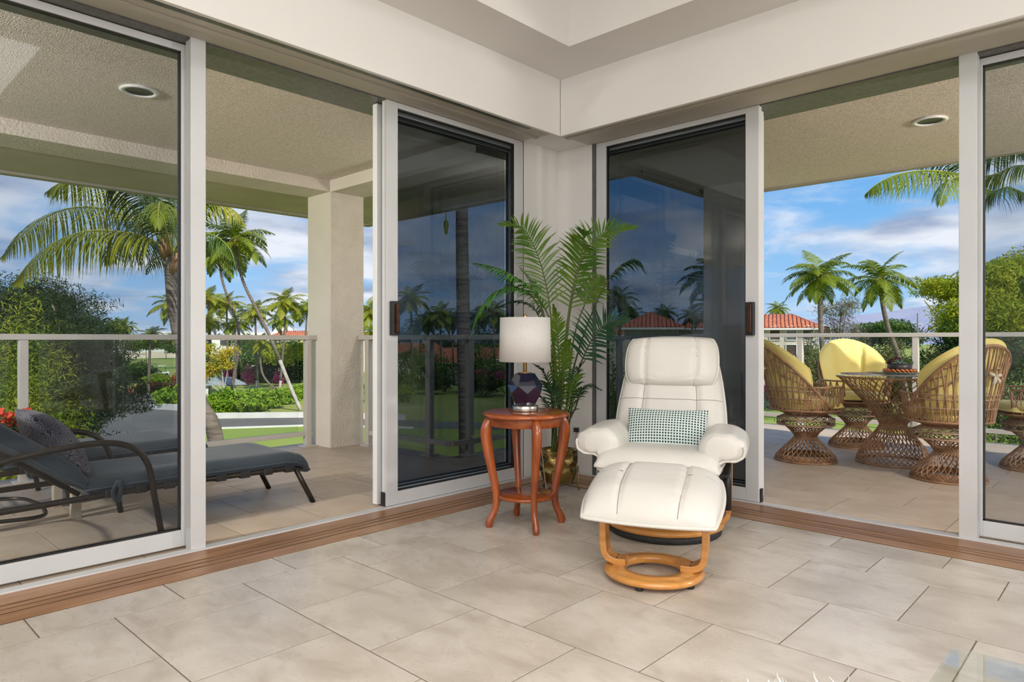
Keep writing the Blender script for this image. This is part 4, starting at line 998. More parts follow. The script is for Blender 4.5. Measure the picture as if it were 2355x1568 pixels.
gl_ = empty('bead_garland', (CXp, CYp, 0.7645), 0, 'twisted orange bead garland lying in the teal plate', 'garland')
bead = None
for k in range(44):
    a = 2*math.pi*k/44; r = 0.112 if k % 2 else 0.122; z = 0.012 if k % 2 else 0.030
    if bead is None:
        bead = MB().lathe([(0.0, -0.021), (0.008, -0.015), (0.0105, 0.0), (0.008, 0.015), (0.0, 0.021)], 8).build('bead', W['shell'], gl_); bd = bead
    else: bd = bead.copy(); COL.objects.link(bd)
    bd.location = (r*math.cos(a), r*math.sin(a), z); bd.rotation_euler = (math.radians(58), 0, a)
su = empty('succulent_bowl', (CXp, CYp, 0.7630), 0, 'dark bowl of green and purple succulents on the wicker table', 'plant')
W['bowl'] = M('dark_bowl', (0.035, 0.03, 0.035), 0.4, var=((0.05, 0.045, 0.05), 10, 2))
MB().lathe([(0.0, 0.0), (0.06, 0.0), (0.085, 0.04), (0.098, 0.085), (0.090, 0.086), (0.08, 0.075), (0.0, 0.075)], 36).build('bowl', W['bowl'], su)
W['suc1'] = M('pale_succulent', (0.27, 0.40, 0.33), 0.55, var=((0.36, 0.48, 0.40), 9, 2)); W['suc2'] = M('purple_succulent', (0.14, 0.05, 0.045), 0.5, var=((0.22, 0.08, 0.06), 9, 2)); W['suc3'] = M('green_succulent', (0.13, 0.24, 0.07), 0.5, var=((0.20, 0.32, 0.10), 9, 2))
for (x, y, z, r, m) in ((0.0, -0.03, 0.085, 0.062, 'suc1'), (-0.065, -0.01, 0.10, 0.045, 'suc2'), (-0.09, 0.02, 0.085, 0.036, 'suc2'), (0.06, 0.02, 0.095, 0.046, 'suc3'), (-0.02, 0.05, 0.11, 0.042, 'suc2'), (0.085, -0.02, 0.09, 0.036, 'suc3'), (0.03, 0.06, 0.11, 0.036, 'suc3'), (-0.03, 0.0, 0.12, 0.03, 'suc2')):
    b = MB()
    for t in range(4):
        for k in range(9):
            a = 0.698*k+0.35*t; e = Vector((math.cos(a), math.sin(a), 0)); s_ = Vector((-e.y, e.x, 0)); rr = r*(1-0.22*t); up = 0.25+0.35*t
            c = Vector((x, y, z+0.006*t)); d = (e+Vector((0, 0, up))).normalized()*rr
            b.add([c, c+d*0.5+s_*rr*0.24, c+d+Vector((0, 0, 0.004)), c+d*0.5-s_*rr*0.24, c+d*0.5-Vector((0, 0, rr*0.14))], [(0, 1, 2, 3), (0, 4, 2, 1), (0, 3, 2, 4)], 0, True)
    b.build('rosette', W[m], su)

# ------------------------------------------------------------------ the grounds
GZ = -5.4
def gp(u, v, z=GZ):
    return at(u, v, (CAM_Z-z)*1570/(v-780))
W['lawn'] = M('lawn', (0.20, 0.285, 0.036), 0.9, var=((0.29, 0.315, 0.07), 0.05, 6, (0.40, 0.62)), bump=(6, 0.3, 0.05))
W['asphalt'] = M('asphalt', (0.185, 0.178, 0.165), 0.95, var=((0.14, 0.135, 0.125), 0.12, 6), bump=(8, 0.2, 0.02), spec=0.1)
W['curb'] = M('curb_paint', (0.72, 0.70, 0.67), 0.8, var=((0.62, 0.60, 0.57), 0.8, 4))
c0 = at(1177, 900, 200)
S('lawn', MB().add([(c0.x+800*a, c0.y+800*b, GZ) for a, b in ((-1, -1), (1, -1), (1, 1), (-1, 1))], [(0, 1, 2, 3)]), W['lawn'])
def strip(name, poly, z, mat, h=0.0):
    b = MB(); n = len(poly)
    if h: b.prism([(p.x, p.y) for p in poly], GZ, GZ+z+h)
    else: b.add([(p.x, p.y, GZ+z) for p in poly], [tuple(range(n))])
    return S(name, b, mat)
far = [gp(120, 903), gp(365, 903), gp(440, 935), gp(500, 963), gp(720, 960), gp(950, 967), gp(1180, 974), gp(1460, 984)]
near = [gp(1460, 1004), gp(1180, 988), gp(950, 984), gp(720, 978), gp(500, 985), gp(400, 1010), gp(0, 1080), gp(-300, 1000)]
strip('road', far+near, 0.02, W['asphalt'])
def ribbon(name, pts, w, h, mat):
    b = MB()
    for p, q in zip(pts[:-1], pts[1:]):
        d = (q-p); d.z = 0; n = Vector((-d.y, d.x, 0)).normalized()*w/2
        b.prism([((p-n).x, (p-n).y), ((q-n).x, (q-n).y), ((q+n).x, (q+n).y), ((p+n).x, (p+n).y)], GZ, GZ+h)
    return S(name, b, mat)
ribbon('road_curb', [gp(496, 962), gp(600, 961), gp(720, 960), gp(930, 966)], 0.35, 0.45, W['curb'])
ribbon('road_edge', [gp(420, 1003), gp(500, 986), gp(720, 979), gp(950, 985)], 0.35, 0.10, W['curb'])
ribbon('path_1', [gp(560, 925), gp(640, 920), gp(720, 915)], 2.6, 0.03, W['asphalt'])
# far slopes of the volcano behind the right balcony
W['hill'] = M('hazy_slope', (0.26, 0.30, 0.44), 1.0, var=((0.34, 0.36, 0.46), 0.0012, 5))  # aerial haze put into the bluish base colour
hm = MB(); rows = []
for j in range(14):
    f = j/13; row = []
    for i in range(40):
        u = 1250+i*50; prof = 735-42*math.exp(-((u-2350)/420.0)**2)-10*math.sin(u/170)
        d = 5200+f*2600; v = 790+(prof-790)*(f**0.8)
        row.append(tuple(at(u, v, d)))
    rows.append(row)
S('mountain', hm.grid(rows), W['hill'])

def leaves(clumps, n, size, aspect=0.45, seed=0, shell=0.55, flat=0.3):
    """N little leaf blades in ellipsoid CLUMPS [(centre, (rx, ry, rz))]"""
    rg = np.random.RandomState(seed); vol = np.array([c[1][0]*c[1][2]+0.01 for c in clumps]); pick = rg.choice(len(clumps), n, p=vol/vol.sum())
    C = np.array([tuple(c[0]) for c in clumps])[pick]; R = np.array([c[1] for c in clumps])[pick]
    d = rg.normal(size=(n, 3)); d /= np.linalg.norm(d, axis=1)[:, None]
    lump = 1+0.16*np.sin(d[:, 0]*5+pick)+0.16*np.sin(d[:, 1]*6+2*pick)+0.14*np.sin(d[:, 2]*7+pick)
    r = (rg.rand(n)**(1-shell)*lump)[:, None]; P = C+d*R*r
    a = rg.normal(size=(n, 3))+d*0.8+np.array([0, 0, flat]); a /= np.linalg.norm(a, axis=1)[:, None]
    b = np.cross(a, rg.normal(size=(n, 3))); b /= np.linalg.norm(b, axis=1)[:, None]
    s = size*(0.6+0.8*rg.rand(n))[:, None]; w = s*aspect; c = np.cross(a, b)
    V = np.empty((n, 4, 3)); V[:, 0] = P-c*s*0.5; V[:, 1] = P+b*w*0.5+a*s*0.06; V[:, 2] = P+c*s*0.5; V[:, 3] = P-b*w*0.5+a*s*0.06
    return V.reshape(-1, 3), np.arange(n*4).reshape(n, 4)
def leafmat(name, a, b, sc=0.8, tr=0.25): return M(name, a, 0.65, var=(b, sc, 6, (0.38, 0.62)), trans=tr, spec=0.25)
FOL = {'dark': leafmat('foliage_dark', (0.016, 0.045, 0.012), (0.035, 0.075, 0.016)), 'mid': leafmat('foliage_mid', (0.045, 0.105, 0.018), (0.09, 0.16, 0.025)),
       'bright': leafmat('foliage_bright', (0.17, 0.31, 0.018), (0.27, 0.40, 0.03)), 'lime': leafmat('foliage_lime', (0.20, 0.31, 0.018), (0.40, 0.40, 0.02)),
       'olive': leafmat('foliage_olive', (0.085, 0.10, 0.035), (0.15, 0.15, 0.055)), 'dry': leafmat('foliage_dry', (0.20, 0.18, 0.10), (0.14, 0.14, 0.08)),
       'yellow': leafmat('foliage_yellow', (0.66, 0.46, 0.04), (0.36, 0.38, 0.04)), 'red': leafmat('foliage_red', (0.42, 0.085, 0.045), (0.16, 0.13, 0.04)),
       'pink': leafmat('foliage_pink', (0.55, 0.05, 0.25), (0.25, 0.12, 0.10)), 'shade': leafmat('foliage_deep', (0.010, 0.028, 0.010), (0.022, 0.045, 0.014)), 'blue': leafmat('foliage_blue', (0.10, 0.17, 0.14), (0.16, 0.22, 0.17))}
W['bark'] = M('bark', (0.20, 0.155, 0.11), 0.9, var=((0.12, 0.09, 0.065), 3, 5), bump=(6, 0.5, 0.02))
W['bark_pale'] = M('pale_bark', (0.48, 0.44, 0.39), 0.9, var=((0.36, 0.32, 0.27), 3, 5))
TS = [100]
def plant(name, label, cat, blobs, mat, n, px, group=None, trunk=None, aspect=0.45, bark='bark', shell=0.55, extra=None, tr=0.12, part='foliage'):
    """blobs: (u, v, d, half width px, half height px, depth m); trunk: [(u, v)] polyline at the first blob's distance"""
    TS[0] += 1; u, v, d = blobs[0][:3]; base = at(u, v, d); base.z = GZ
    o = empty(name, base, 0, label, cat, group)
    cl = [(at(b[0], b[1], b[2])-base, (b[3]*b[2]/1570, b[5] if len(b) > 5 else b[3]*b[2]/1570, b[4]*b[2]/1570)) for b in blobs]
    if cat in ('bush', 'shrub', 'hedge', 'grass'):      # low plants grow from the ground up
        c2 = []
        for c, r in cl:
            t = c.z+r[2]
            if c.z-r[2] > 0.1: c = Vector((c.x, c.y, t/2)); r = (r[0], r[1], t/2)
            c2.append((c, r))
        n = int(n*min(2.2, sum(r[2] for c, r in c2)/max(0.01, sum(r[2] for c, r in cl)))); cl = c2
    V, F = leaves(cl, n, px*d/1570, aspect, TS[0], shell)
    link(fast(part, V, F, FOL[mat]), part, o)
    for (m2, n2, bl2, px2) in (extra or []):
        cl2 = [(at(b[0], b[1], b[2])-base, (b[3]*b[2]/1570, b[5] if len(b) > 5 else b[3]*b[2]/1570, b[4]*b[2]/1570)) for b in bl2]
        V, F = leaves(cl2, n2, px2*d/1570, aspect, TS[0]+77, shell); link(fast(part, V, F, FOL[m2]), part, o)
    if trunk is None: trunk = [[(u, v), (u+2, None)]]
    for k, tk in enumerate(trunk):
        pts = []
        for (a, b) in tk:
            p = at(a, b, d) if b is not None else Vector((at(a, 780, d).x, at(a, 780, d).y, GZ-0.05))
            pts.append(p-base)
        if len(pts) > 2: pts = spline(pts, 10)
        m = len(pts); top_first = pts[0].z > pts[-1].z; MB().tube(pts, [tr*(1.0 if k == 0 else 0.6)*(0.25+0.75*(i if top_first else m-1-i)/(m-1)) for i in range(m)], 7).build('trunk' if k == 0 else 'branch', W[bark], o)
    return o

# --- coconut palms
W['palm_trunk'] = M('palm_trunk', (0.21, 0.165, 0.14), 0.9, var=((0.115, 0.09, 0.075), 1.0, 3, (0.4, 0.6)), stretch=(1.5, 1.5, 14), bump=(1.6, 0.9, 0.03))
W['whitewash'] = M('whitewash', (0.52, 0.475, 0.44), 0.9, var=((0.36, 0.31, 0.275), 2, 3))
W['boot'] = M('palm_boot', (0.42, 0.23, 0.11), 0.9, var=((0.26, 0.13, 0.06), 6, 4))
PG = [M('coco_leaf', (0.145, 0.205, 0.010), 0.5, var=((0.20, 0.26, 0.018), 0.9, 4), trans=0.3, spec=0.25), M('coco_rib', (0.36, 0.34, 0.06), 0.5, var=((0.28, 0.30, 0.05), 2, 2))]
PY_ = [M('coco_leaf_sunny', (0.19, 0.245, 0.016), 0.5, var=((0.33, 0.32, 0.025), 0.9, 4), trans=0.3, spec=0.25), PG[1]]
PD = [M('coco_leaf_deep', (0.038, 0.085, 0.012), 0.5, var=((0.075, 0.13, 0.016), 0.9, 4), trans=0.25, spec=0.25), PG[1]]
def generic_frond(elev, curl, seed, mats, nm):
    P = []; x = z = 0.0; a = math.radians(elev); P.append((0, 0, 0))
    for k in range(8):
        x += math.cos(a)/8; z += math.sin(a)/8; a -= math.radians(curl)/8; P.append((x, 0, z))
    V, F, MI = frond_arrays(P, 34, 0.30, 0.027, sweep=0.55, hang=0.45, r0=0.012, r1=0.004, start=0.10, seed=seed, seg=2, lift=0.12)
    return fast(nm, V, F, mats, MI)
FR = {}
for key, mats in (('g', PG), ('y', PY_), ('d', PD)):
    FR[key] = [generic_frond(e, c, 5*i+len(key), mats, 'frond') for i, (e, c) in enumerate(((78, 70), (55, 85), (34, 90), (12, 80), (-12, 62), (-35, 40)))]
def palm(path, L, label, kind='g', n=17, r=0.16, seed=0, group=None, white=0.0, wind=0.35, nut=True, crown=None):
    """path: world points from the crown down to the ground"""
    rg = random.Random(seed); base = path[-1].copy(); top = path[0]
    o = empty('coconut_palm', base, 0, label, 'palm tree', group)
    P = spline([p-base for p in path], 20)
    rad = [r*(0.62+0.38*(i/19)**0.8+(0.25 if i > 18 else 0)) for i in range(20)]
    cut = 20 if not white else max(3, int(20*(1-white)))
    MB().tube(P[:cut+1] if white else P, rad[:cut+1] if white else rad, 9).build('trunk', W['palm_trunk'], o)
    if white: MB().tube([p for p in P[cut:]], [q*1.02 for q in rad[cut:]], 9).build('painted_base', W['whitewash'], o)
    t = (P[0]-P[1]).normalized()
    MB().tube([P[0]-t*0.11*L, P[0]-t*0.02*L, P[0]+t*0.06*L], [r*0.75, r*1.05, r*0.55], 9).build('crown_shaft', W['boot'], o)
    for k in range(n):
        tier = [0, 1, 1, 2, 2, 2, 3, 3, 3, 4, 4, 5][int(12*((k+0.5)/n))]; a = k*2.39996+rg.uniform(-0.25, 0.25)
        f = bpy.data.objects.new('frond', FR[kind][tier]); COL.objects.link(f); f.parent = o
        f.location = P[0]+t*0.03*L; s = L*rg.uniform(0.86, 1.08)*(0.85 if tier in (0, 5) else 1.0)
        f.scale = (s, s, s); f.rotation_euler = (rg.uniform(-0.25, 0.25), rg.uniform(-0.12, 0.12), a+wind*math.sin(a+0.6))
    return o
def px_path(d, *uv):
    out = [at(u, v, d) for u, v in uv]; out[-1].z = min(out[-1].z, GZ+0.02) if len(out) else 0
    return out

# the big near palm on the left: fronds drawn one by one
def near_palm(name_label, d, trunk, fronds, r, mats, ll, lw, n):
    path = [at(u, v, d) for u, v in trunk]; base = path[-1].copy(); base.z = GZ; path[-1] = base.copy()
    o = empty('coconut_palm', base, 0, name_label, 'palm tree')
    P = spline([p-base for p in path], 30)
    MB().tube(P, [r*(0.8+0.35*(i/29)) for i in range(30)], 14).build('trunk', W['palm_trunk'], o)
    b = MB(); t = (P[0]-P[2]).normalized()
    for k in range(9):
        a = 0.7*k; e = Vector((math.cos(a), math.sin(a), 0)); q = P[0]-t*(0.35-0.05*k)
        b.tube([q+e*r*0.6, q+e*r*1.15+t*0.16, q+e*r*0.9+t*0.42], [r*0.5, r*0.42, r*0.16], 6)
    b.build('boots', W['boot'], o)
    for i, f in enumerate(fronds):
        pts = [at(u, v, d+dd)-base for u, v, dd in f[0]]; kw = dict(f[1])
        m = kw.pop('mats', mats); nn = kw.pop('n', n); l_ = kw.pop('ll', ll)
        V, F, MI = frond_arrays(pts, nn, l_, lw, r0=0.030, r1=0.007, seed=i+3, seg=5, **kw)
        link(fast('frond', V, F, m, MI), 'frond', o)
    return o
K = dict(sweep=0.5, hang=0.55, start=0.12, lift=0.05)
near_palm('big palm close to the left balcony with long drooping fronds', 15.2,
  [(392, 590), (394, 640), (403, 720), (425, 820), (462, 930), (500, 1030), (540, 1110)],
  [(((392,588,0),(345,548,-0.2),(280,533,-0.4),(200,531,-0.5),(130,556,-0.6),(78,600,-0.6),(34,648,-0.6)), K),
   (((392,585,0),(340,520,0.2),(240,481,0.3),(165,478,0.4),(98,503,0.4),(46,545,0.5),(5,590,0.5)), K),
   (((394,580,0),(330,500,0.4),(262,440,0.5),(200,412,0.6),(150,418,0.6),(110,440,0.7)), K),
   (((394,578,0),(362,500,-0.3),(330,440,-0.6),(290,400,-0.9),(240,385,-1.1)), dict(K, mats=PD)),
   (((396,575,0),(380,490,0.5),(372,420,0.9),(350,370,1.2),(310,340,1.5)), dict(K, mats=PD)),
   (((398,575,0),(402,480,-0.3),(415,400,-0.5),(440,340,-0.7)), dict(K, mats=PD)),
   (((400,578,0),(430,500,0.2),(470,470,0.3),(515,472,0.4),(548,492,0.4),(566,525,0.4)), dict(K, n=34, ll=0.75)),
   (((400,582,0),(440,545,-0.3),(490,540,-0.5),(530,575,-0.6),(545,630,-0.6)), dict(K, n=30, ll=0.6, mats=PD)),
   (((400,585,0),(425,520,1.2),(450,480,2.0),(470,460,2.6),(480,470,3.2)), dict(K, mats=PD)),
   (((393,592,0),(365,560,1.0),(320,545,1.9),(270,560,2.5),(240,600,2.8)), dict(K, mats=PD)),
   (((395,590,0),(380,520,-1.2),(372,470,-2.0),(366,470,-2.8),(362,520,-3.2)), dict(K, n=40, ll=0.8)),
   (((392,598,0),(372,590,0.4),(350,600,0.8),(336,630,1.0)), dict(K, n=16, ll=0.35, mats=PD)),
  ], 0.155, PY_, 1.30, 0.030, 84)
near_palm('palm whose fronds hang below the right balcony ceiling, trunk behind the door post', 16.5,
  [(2232, 405), (2230, 480), (2226, 620), (2222, 800), (2218, 960), (2216, 1150)],
  [(((2228,408,0),(2180,396,-0.3),(2120,392,-0.5),(2060,402,-0.6),(2018,422,-0.7),(1990,446,-0.7)), K),
   (((2230,402,0),(2200,370,0),(2150,350,0.1),(2100,352,0.2)), dict(K, n=40, mats=PD)),
   (((2230,405,0),(2205,405,-0.8),(2180,420,-1.5),(2160,470,-2.0)), dict(K, n=40, ll=0.75)),
   (((2232,400,0),(2225,330,0),(2200,270,0),(2160,240,0)), dict(K, mats=PD)),
   (((2236,402,0),(2280,350,0),(2330,330,0),(2380,350,0.1)), dict(K, mats=PD)),
   (((2238,410,0),(2290,400,0.2),(2340,380,0.4),(2400,385,0.5)), dict(K)),
   (((2238,414,0),(2280,440,-0.4),(2320,430,-0.8),(2370,450,-1.0)), dict(K, n=44, mats=PD, ll=0.7)),
   (((2236,402,0),(2256,350,1.0),(2270,320,1.8),(2290,330,2.6)), dict(K, n=44, mats=PD)),
  ], 0.15, PG, 0.95, 0.028, 74)
near_palm('thick ringed palm trunk seen through the dark left door', 13.2,
  [(1061, 200), (1062, 480), (1064, 640), (1067, 800), (1072, 960), (1077, 1150)],
  [(((1061,205,0),(1045,180,0),(1030,210,0),(1026,330,0),(1026,470,0),(1026,535,0)), dict(K, n=30, ll=0.5)),
   (((1061,200,0),(1110,130,0),(1180,120,0),(1250,170,0)), dict(K)), (((1061,200,0),(1010,130,0),(940,110,0),(860,150,0)), dict(K)), (((1061,198,0),(1070,120,1),(1080,80,2),(1090,90,3)), dict(K)), (((1061,198,0),(1050,120,-1),(1040,90,-2),(1030,110,-3)), dict(K))],
  0.135, PG, 0.8, 0.040, 44)
G1 = 'palms across the lawn, left of the corner'
def simple(d, crown, L, label, kind='g', ground=None, mid=(), seed=1, white=0.0, r=0.16, n=17, group=None):
    """palm from pixels: crown (u, v), optional trunk pixels MID, foot u"""
    pts = [at(*crown, d)]+[at(u, v, d) for u, v in mid]; fu = ground if ground is not None else crown[0]+3
    f = at(fu, 780, d); f.z = GZ; pts.append(f)
    return palm(pts, L, label, kind, n+4, r, seed, group, white)
simple(70, (503, 588), 3.9, 'tall palm with an S-curved trunk left of the stucco column', 'g', 531, ((510, 640), (526, 690), (546, 745), (549, 800), (537, 870)), 11, 0.10, 0.17, 19)
simple(61.5, (541, 556), 4.0, 'tallest leaning palm, its pale trunk slanting down to the right by the column', 'g', 692, ((549, 610), (562, 655), (592, 715), (628, 790), (664, 880)), 12, 0.30, 0.17, 20)
simple(84, (656, 697), 3.3, 'palm with a straight trunk just left of the stucco column', 'y', 643, ((655, 750), (650, 820)), 13, 0.12)
simple(88, (586, 722), 3.2, 'bushy palm between the two leaning trunks', 'y', 592, ((588, 760), (590, 830)), 14, 0.14)
simple(95, (521, 700), 3.3, 'palm behind the S-curved trunk', 'y', 524, ((522, 750),), 15)
simple(90, (479, 690), 3.2, 'palm beside the left door post', 'y', 483, ((480, 740),), 16)
simple(80, (482, 742), 2.6, 'low palm beside the left door post, under another palm', 'y', 478, ((482, 780),), 17)
simple(100, (646, 738), 2.7, 'small palm behind the straight-trunked palm', 'g', 646, ((646, 770),), 18)
simple(78, (541, 748), 2.4, 'low palm in front of the S-curved trunk', 'g', 541, ((541, 780),), 19)
simple(92, (706, 712), 3.3, 'palm half hidden behind the stucco column', 'g', 700, ((703, 780),), 20)
simple(86, (600, 790), 2.2, 'short palm with a curved brown trunk on the lawn', 'y', 640, ((598, 820), (604, 860), (622, 885)), 21)
simple(108, (263, 752), 2.9, 'left one of two slim palms standing close together', 'g', 281, ((266, 780), (275, 850)), 22)
simple(106, (284, 756), 2.8, 'right one of two slim palms standing close together', 'g', 289, ((285, 780), (286, 850)), 23)
simple(75, (346, 772), 1.9, 'short palm with a straight brown trunk beside the parking lot', 'g', 341, ((345, 800), (343, 850)), 24)
simple(74, (398, 703), 3.1, 'palm half hidden behind the big palm trunk', 'y', 420, ((402, 730), (412, 780)), 25)
simple(90, (406, 775), 1.9, 'small palm right of the big palm trunk', 'g', 408, ((406, 790),), 26)
simple(80, (852, 722), 3.3, 'palm right of the stucco column, beside the door stile', 'y', 850, ((852, 780),), 27)
simple(72, (858, 765), 2.0, 'low palm right of the stucco column', 'g', 858, ((858, 790),), 28)
for i, (u, v, d, L) in enumerate(((945, 690, 84, 3.0), (985, 740, 95, 3.0), (1012, 726, 90, 3.1), (1040, 740, 96, 2.8), (965, 748, 99, 2.7), (1100, 735, 95, 3.0), (1135, 720, 88, 3.2), (1160, 745, 95, 2.8))):
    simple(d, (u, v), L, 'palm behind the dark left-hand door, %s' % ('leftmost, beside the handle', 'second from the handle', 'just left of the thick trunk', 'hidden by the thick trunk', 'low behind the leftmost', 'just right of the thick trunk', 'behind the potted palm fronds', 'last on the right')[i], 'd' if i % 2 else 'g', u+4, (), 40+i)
for i, (u, v, d, L, lab) in enumerate(((1640, 640, 30, 2.0, 'palm fronds behind the dark column in the right-hand dark door'), (1640, 712, 36, 1.7, 'lower palm beside the dark column in the right-hand dark door'), (1425, 690, 62, 2.3, 'palm behind the potted palm tips in the right-hand dark door'), (1530, 722, 84, 2.1, 'small palm behind the ridge of the middle tiled roof'), (1592, 728, 84, 2.2, 'small palm between the two tiled roofs'), (1455, 725, 70, 1.9, 'small palm left of the middle tiled roof'))):
    simple(d, (u, v), L, lab, 'd', u+3, (), 60+i)
simple(46, (1887, 640), 3.0, 'bushy palm left of the leaning palm, behind the yellow chairs', 'g', 1908, ((1886, 690), (1888, 760), (1894, 830)), 71, 0.0, 0.20, 22)
simple(48, (2024, 648), 3.2, 'leaning palm with a bare trunk behind the wicker table', 'g', 2100, ((2030, 700), (2044, 760), (2068, 830)), 72, 0.0, 0.20, 15)
simple(96, (1790, 712), 2.1, 'small palm sticking up behind the tiled roof at right', 'g', 1792, (), 73)

# --- shrubs and trees
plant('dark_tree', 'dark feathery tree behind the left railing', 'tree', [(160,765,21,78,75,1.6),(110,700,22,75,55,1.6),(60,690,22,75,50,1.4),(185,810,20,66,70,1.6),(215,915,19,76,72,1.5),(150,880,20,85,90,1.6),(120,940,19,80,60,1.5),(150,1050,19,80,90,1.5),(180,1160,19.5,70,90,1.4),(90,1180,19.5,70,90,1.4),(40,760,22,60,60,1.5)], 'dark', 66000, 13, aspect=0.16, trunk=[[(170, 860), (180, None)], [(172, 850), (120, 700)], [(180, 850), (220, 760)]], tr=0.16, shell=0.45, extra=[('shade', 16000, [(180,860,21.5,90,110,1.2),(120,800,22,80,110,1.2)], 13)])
plant('lime_bush', 'sunlit yellow-green bush at the left edge behind the railing', 'bush', [(20,780,18,75,80,1.4),(60,850,17.5,65,75,1.3),(0,900,17,60,60,1.2),(100,830,18,55,60,1.2),(40,930,17,60,45,1.2),(120,905,17.5,40,45,1.0)], 'lime', 34000, 12, aspect=0.16, shell=0.45, extra=[('mid', 12000, [(40,850,18.5,85,120,1.0)], 12)])
plant('round_tree', 'round dark green tree beside the golf course', 'tree', [(318,858,100,28,24,2.5),(300,850,100,16,14,2),(338,856,100,16,16,2)], 'dark', 3600, 5, bark='bark_pale', extra=[('mid', 1200, [(318,845,99,26,14,2)], 5)])
plant('yellow_plumeria', 'small tree with orange-yellow leaves and white branches beside the door post', 'tree', [(508,822,62,30,15,1.0),(488,846,62,22,16,1.0),(470,862,62,18,18,1.0),(528,805,62,22,12,1.0),(520,840,62,18,12,0.8),(480,800,62,20,14,0.8)], 'yellow', 2500, 7, aspect=0.28, bark='bark_pale', tr=0.13, trunk=[[(508, 830), (512, 870), (514, None)], [(490, 850), (500, 880), (512, 900)], [(528, 820), (520, 870), (513, 905)], [(470, 868), (492, 890), (510, 905)]])
plant('clipped_hedge', 'long bright green hedge along the white curb', 'hedge', [(488,925,57,26,22,1.4),(520,922,58,30,22,1.4),(555,920,59,30,21,1.4),(590,917,61,30,19,1.4),(622,912,64,28,17,1.4),(652,906,68,28,15,1.4),(684,898,74,28,13,1.4),(712,894,78,24,12,1.4)], 'bright', 16000, 7, trunk=[[(500, 940), (500, None)]], tr=0.05, aspect=0.6)
plant('silver_shrub', 'pale silver-green shrub behind the hedge', 'shrub', [(587,893,70,18,10,0.8)], 'blue', 700, 6, aspect=0.2)
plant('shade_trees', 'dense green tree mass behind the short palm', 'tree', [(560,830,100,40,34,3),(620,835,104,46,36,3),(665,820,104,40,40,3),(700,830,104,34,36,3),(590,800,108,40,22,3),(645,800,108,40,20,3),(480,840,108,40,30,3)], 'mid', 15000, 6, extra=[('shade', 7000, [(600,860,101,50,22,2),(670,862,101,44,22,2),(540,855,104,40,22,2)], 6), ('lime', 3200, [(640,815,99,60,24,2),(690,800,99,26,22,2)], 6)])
plant('flower_bed', 'pink and red flowering shrubs under the tree mass', 'shrub', [(530,852,96,14,8,1),(572,848,96,8,6,1),(640,862,94,8,8,1)], 'pink', 700, 5)
plant('red_hedge', 'low reddish hedge beside the parking lot', 'hedge', [(330,894,82,24,12,1.2),(360,892,82,20,13,1.2),(385,892,82,14,12,1)], 'red', 2600, 5, extra=[('mid', 900, [(330,898,81.5,28,10,1),(370,898,81.5,24,10,1)], 5)])
plant('red_flowers', 'row of red flowers at the foot of the golf slope', 'shrub', [(380,868,100,14,5,1),(405,866,100,14,6,1)], 'red', 900, 4)
plant('green_shrub', 'green shrubs beside the red flower row', 'shrub', [(352,868,98,20,8,1.2),(372,866,98,12,7,1)], 'bright', 1200, 5)
pb = gp(395, 941); pbx = empty('planter_box', pb, math.radians(20), 'white planter box with bright green shrubs on the parking lot', 'planter')
MB().box((-1.9, -0.7, 0), (1.9, 0.7, 0.55)).build('box', W['curb'], pbx, 0.02)
V_, F_ = leaves([(Vector((-0.9, 0, 1.2)), (1.1, 0.9, 0.75)), (Vector((0.7, 0.1, 1.25)), (1.3, 0.9, 0.8))], 2600, 0.28, 0.6, 5); link(fast('shrubs', V_, F_, FOL['bright']), 'shrubs', pbx)
for i, (u, v, d, w, h, m, lab) in enumerate(((230,790,235,40,16,'mid','far tree left of the pair of slim palms'),(300,792,205,34,15,'olive','far tree just right of the pair of slim palms'),(335,790,175,30,14,'mid','far tree behind the short palm'),(380,788,225,30,15,'olive','far tree below the white rooftops at left'),(410,800,150,24,14,'mid','far tree behind the big palm trunk'),(250,828,150,22,12,'dark','dark shrub at the foot of the beige wall'),(490,790,165,40,20,'olive','far tree beside the left door post, above the orange plumeria'),(560,785,140,36,16,'mid','far tree behind the S-curved trunk'),(930,775,170,44,26,'mid','far tree behind the dark left door, next to its handle'),(1010,790,180,44,26,'dark','far tree behind the dark left door, left of the thick trunk'),(1110,780,170,44,30,'mid','far tree behind the dark left door, right of the thick trunk'),(1170,790,165,36,26,'dark','far tree behind the dark left door, at its right frame'),(1420,800,110,34,36,'dark','far tree behind the dark right door, left of the recliner'))):
    plant('distant_tree', lab, 'tree', [(u, v, d, w, h, 3), (u+w*0.5, v+3, d+2, w*0.6, h*0.8, 3)], m, 2400, 4.5)
plant('right_lime_tree', 'yellow-green tree filling the right edge behind the railing', 'tree', [(2300,640,26,62,50,2),(2350,620,27,60,42,2),(2270,720,25,46,50,1.6),(2330,730,25,70,60,1.8),(2180,668,27,42,32,1.5),(2150,660,27,44,26,1.3),(2195,730,26,42,50,1.5),(2240,650,27,44,44,1.5),(2390,700,26,60,80,2)], 'lime', 40000, 10, aspect=0.26, shell=0.40, trunk=[[(2200, 780), (2200, None)], [(2198, 790), (2180, 690)], [(2202, 790), (2270, 690)], [(2190, 780), (2150, 720), (2125, 690)]], tr=0.14, bark='bark_pale', extra=[('mid', 14000, [(2310,680,27,80,80,1.6),(2200,760,26,50,50,1.5),(2300,800,25,80,50,1.5)], 10), ('dark', 9000, [(2300,830,25,80,50,1.5),(2180,830,26,60,50,1.5)], 10)])
